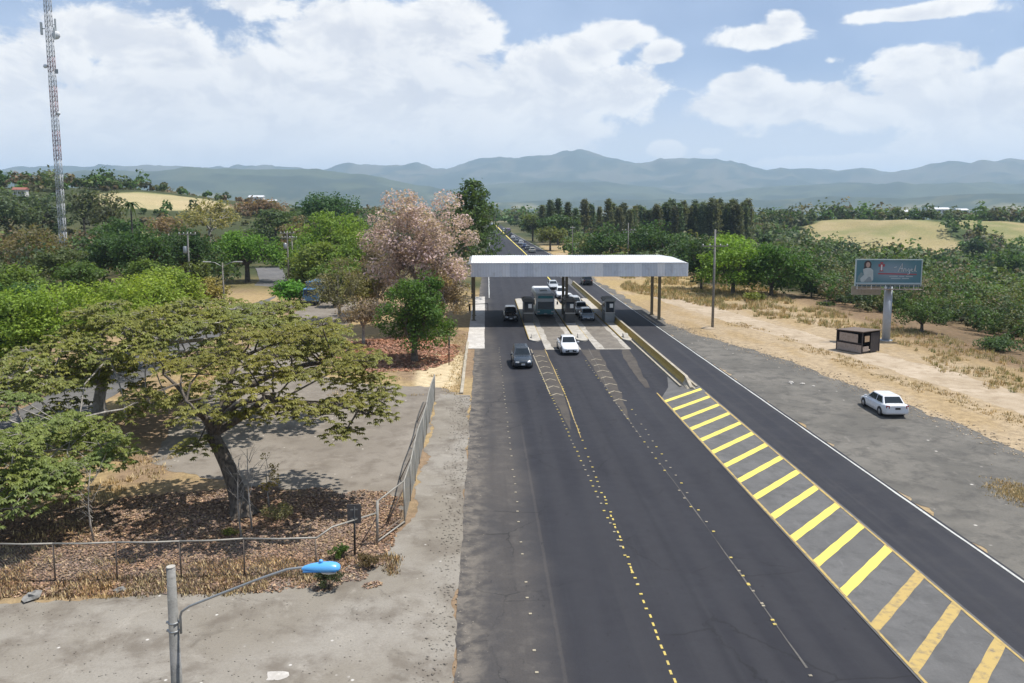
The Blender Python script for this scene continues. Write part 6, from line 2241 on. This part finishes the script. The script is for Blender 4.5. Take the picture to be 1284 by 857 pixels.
shrub('dark shrub directly below the blue lamp head', 411, 740, .55, .75, (.045, .055, .025), 311, 1300)
shrub('brown dry shrub at the foot of the gate post', 462, 712, .45, .6, (.10, .075, .04), 312, 700)
shrub('grey-green dry shrub in shade right of the leaning trunk', 350, 650, .8, .6, (.16, .16, .10), 313, 900)
shrub('small green tuft in the fallen leaves', 290, 672, .45, .3, (.13, .15, .045), 314, 400)
shrub('green shrub on the verge left of the gate post', 425, 700, .4, .5, (.07, .12, .03), 315, 700)


def stone(label, x, y, r, mat, seed, z=.02):
    rng = np.random.default_rng(seed)
    bm = bmesh.new()
    bmesh.ops.create_icosphere(bm, subdivisions=2, radius=r)
    for v in bm.verts:
        v.co *= 1 + .25 * rng.normal()
        v.co.z *= .5
    me = bpy.data.meshes.new('stone')
    bm.to_mesh(me)
    bm.free()
    me.materials.append(mat)
    o = link('stone', me, None, (x, y, z + r * .25))
    return tag(o, label, 'stone', 'loose stones')


for k, (px_, py_, r, lab) in enumerate(((992, 481, .22, 'pale stone lying on gravel, left of three'), (1006, 482, .16, 'pale stone lying on gravel, middle of three'), (1020, 485, .12, 'pale stone lying on gravel, right of three'),
                                        (40, 750, .3, 'grey rock at the left end of the litter verge'), (150, 742, .2, 'grey rock in the dry verge below the pipe fence'))):
    q = G(px_, py_)
    stone(lab, q.x, q.y, r, M['pad'] if k < 3 else M['polecon'], 400 + k, .01)
q = G(346, 848)
poly = [(q.x + .34 * math.cos(a_) * (1 + .3 * math.sin(3 * a_ + 1)), q.y + .34 * math.sin(a_) * (1 + .3 * math.cos(2 * a_))) for a_ in np.linspace(0, 2 * PI, 14)[:-1]]
poly_sheet('pale_concrete_patch', poly, .014, M['pad'], .12, .12, 71)
# straw heap on the gravel at the right edge
q = G(1272, 622)
pg = np.stack([rw.normal(q.x + .6, .7, 900), rw.normal(q.y, 1.1, 900)], 1)
grass('straw_heap', 'patch of cut straw on gravel at the right edge', pg, rw.uniform(.06, .18, 900), pal(900, ST), 15, 6, .14)

# loose stones along the broken pavement edges
def pebbles(name, label, pts, size, seed, mat):
    rng = np.random.default_rng(seed)
    n = len(pts)
    o8 = np.array([(1, 0, 0), (0, 1, 0), (-1, 0, 0), (0, -1, 0), (0, 0, .7), (0, 0, -.3)], dtype=float)
    s_ = size * rng.uniform(.4, 1.0, n) ** 2
    v = o8[None] * s_[:, None, None] * rng.uniform(.6, 1.3, (n, 6, 1)) + np.stack([pts[:, 0], pts[:, 1], np.full(n, .012)], 1)[:, None, :]
    tri = np.array([(0, 1, 4), (1, 2, 4), (2, 3, 4), (3, 0, 4), (1, 0, 5), (2, 1, 5), (3, 2, 5), (0, 3, 5)])
    fc_ = (tri[None] + (np.arange(n) * 6)[:, None, None]).reshape(-1, 3)
    return tag(link(name, mesh_np(name, v.reshape(-1, 3), fc_, mat)), label, 'gravel', kind='stuff')


yy = rw.uniform(24, 100, 2200)
ex = np.interp(yy, [-40, 36, 52, 66, 80, 92, 100], [33.5, 33.4, 32.4, 30.8, 28.0, 24.8, 23.6])
pebbles('shoulder_pebbles', 'loose pebbles along the broken edge of gravel and dirt', np.stack([ex + rw.normal(0, .8, 2200), yy], 1), .11, 61, M['dirt'])
yy = rw.uniform(22, 62, 1500)
pebbles('road_edge_crumbs', 'loose crumbs along the left highway edge', np.stack([-1.1 + rw.normal(-.3, .5, 1500), yy], 1), .07, 62, M['apron'])
pt_ = np.stack([rw.uniform(-20, -2, 900), rw.uniform(21, 29.5, 900)], 1)
pebbles('apron_crumbs', 'scattered crumbs over the grey apron', pt_, .045, 63, M['apron'])

# ------------------------------------------------------------------ buildings far off
def house(label, px_, py_, dist, w, d, h, wall, roof, rz=0.0):
    p_ = A(px_, py_, dist)
    zg = Hs(p_.x, dist)
    zb_ = max(zg, p_.z - 1.5) - .4
    t = thing('farm_building', label, 'building', (p_.x, dist, zb_), rz, 'distant buildings')
    MB().box((0, 0, h / 2), (w, d, h)).build('wall', wall, t)
    MB().prism([(-d / 2 - .4, h), (d / 2 + .4, h), (0, h + d * .22)], -w / 2 - .3, w / 2 + .3, 'x').build('roof', roof, t)
    for k in range(3):
        MB().box((-w / 3 + k * w / 3, -d / 2 - .02, h * .55), (w * .12, .08, h * .35)).build('window', M['glass'], t)
    MB().box((w * .17, -d / 2 - .02, h * .35), (w * .08, .08, h * .7)).build('door', M['rustpipe'], t)
    return t


hw1, hr1, hr2 = paint('house_white', (.62, .60, .57), .7, dirt=.2), paint('zinc_roof', (.60, .61, .62), .5, dirt=.2), paint('rust_roof', (.28, .10, .07), .6, dirt=.3)
house('long pale roofed farm building on the right far ridge', 1175, 265, 880, 26, 9, 4, hw1, hr1, .1)
house('smaller pale building right of the long farm roof', 1205, 266, 900, 13, 8, 4, hw1, hr1)
house('pale house left of the long farm roof', 1132, 268, 860, 12, 8, 4, hw1, hr1, -.2)
house('white shed beyond the left woods', 322, 251, 900, 16, 9, 5, hw1, hr1)
house('pale shed right of the white shed beyond left woods', 340, 255, 880, 12, 8, 4, hw1, hr1, .3)
house('small house with dark red roof on the left hill', 26, 240, 300, 4, 4, 2.4, hw1, hr2, .2)
house('small house with rusty red roof hidden behind pink tree', 434, 338, 150, 7, 6, 3.0, hw1, hr2, .1)
house('narrow white hut beside the rusty red roof', 411, 338, 146, 3.0, 3, 3.0, hw1, hr1, .1)

# ------------------------------------------------------------------ haze
m = bpy.data.materials.new('haze')
m.use_nodes = True
t = NT(m.node_tree)
t.n.clear()
pv = t.node('ShaderNodeVolumePrincipled')
pv.inputs['Color'].default_value = (.60, .78, 1.0, 1)
pv.inputs['Density'].default_value = 1.0e-4
pv.inputs['Anisotropy'].default_value = 0.1
mo = t.node('ShaderNodeOutputMaterial')
t.l.new(pv.outputs[0], mo.inputs['Volume'])
zmin, zmax = float(gv[:, 2].min()) - 1.2, float(gv[:, 2].max()) + 12
hzb = MB().box((0, 0, (zmin + zmax) / 2), (30400, 30400, zmax - zmin)).build('haze', m)
tag(hzb, kind='stuff')
hzb['label'] = 'pale blue haze fading the distant mountains'
hzb['category'] = 'haze'
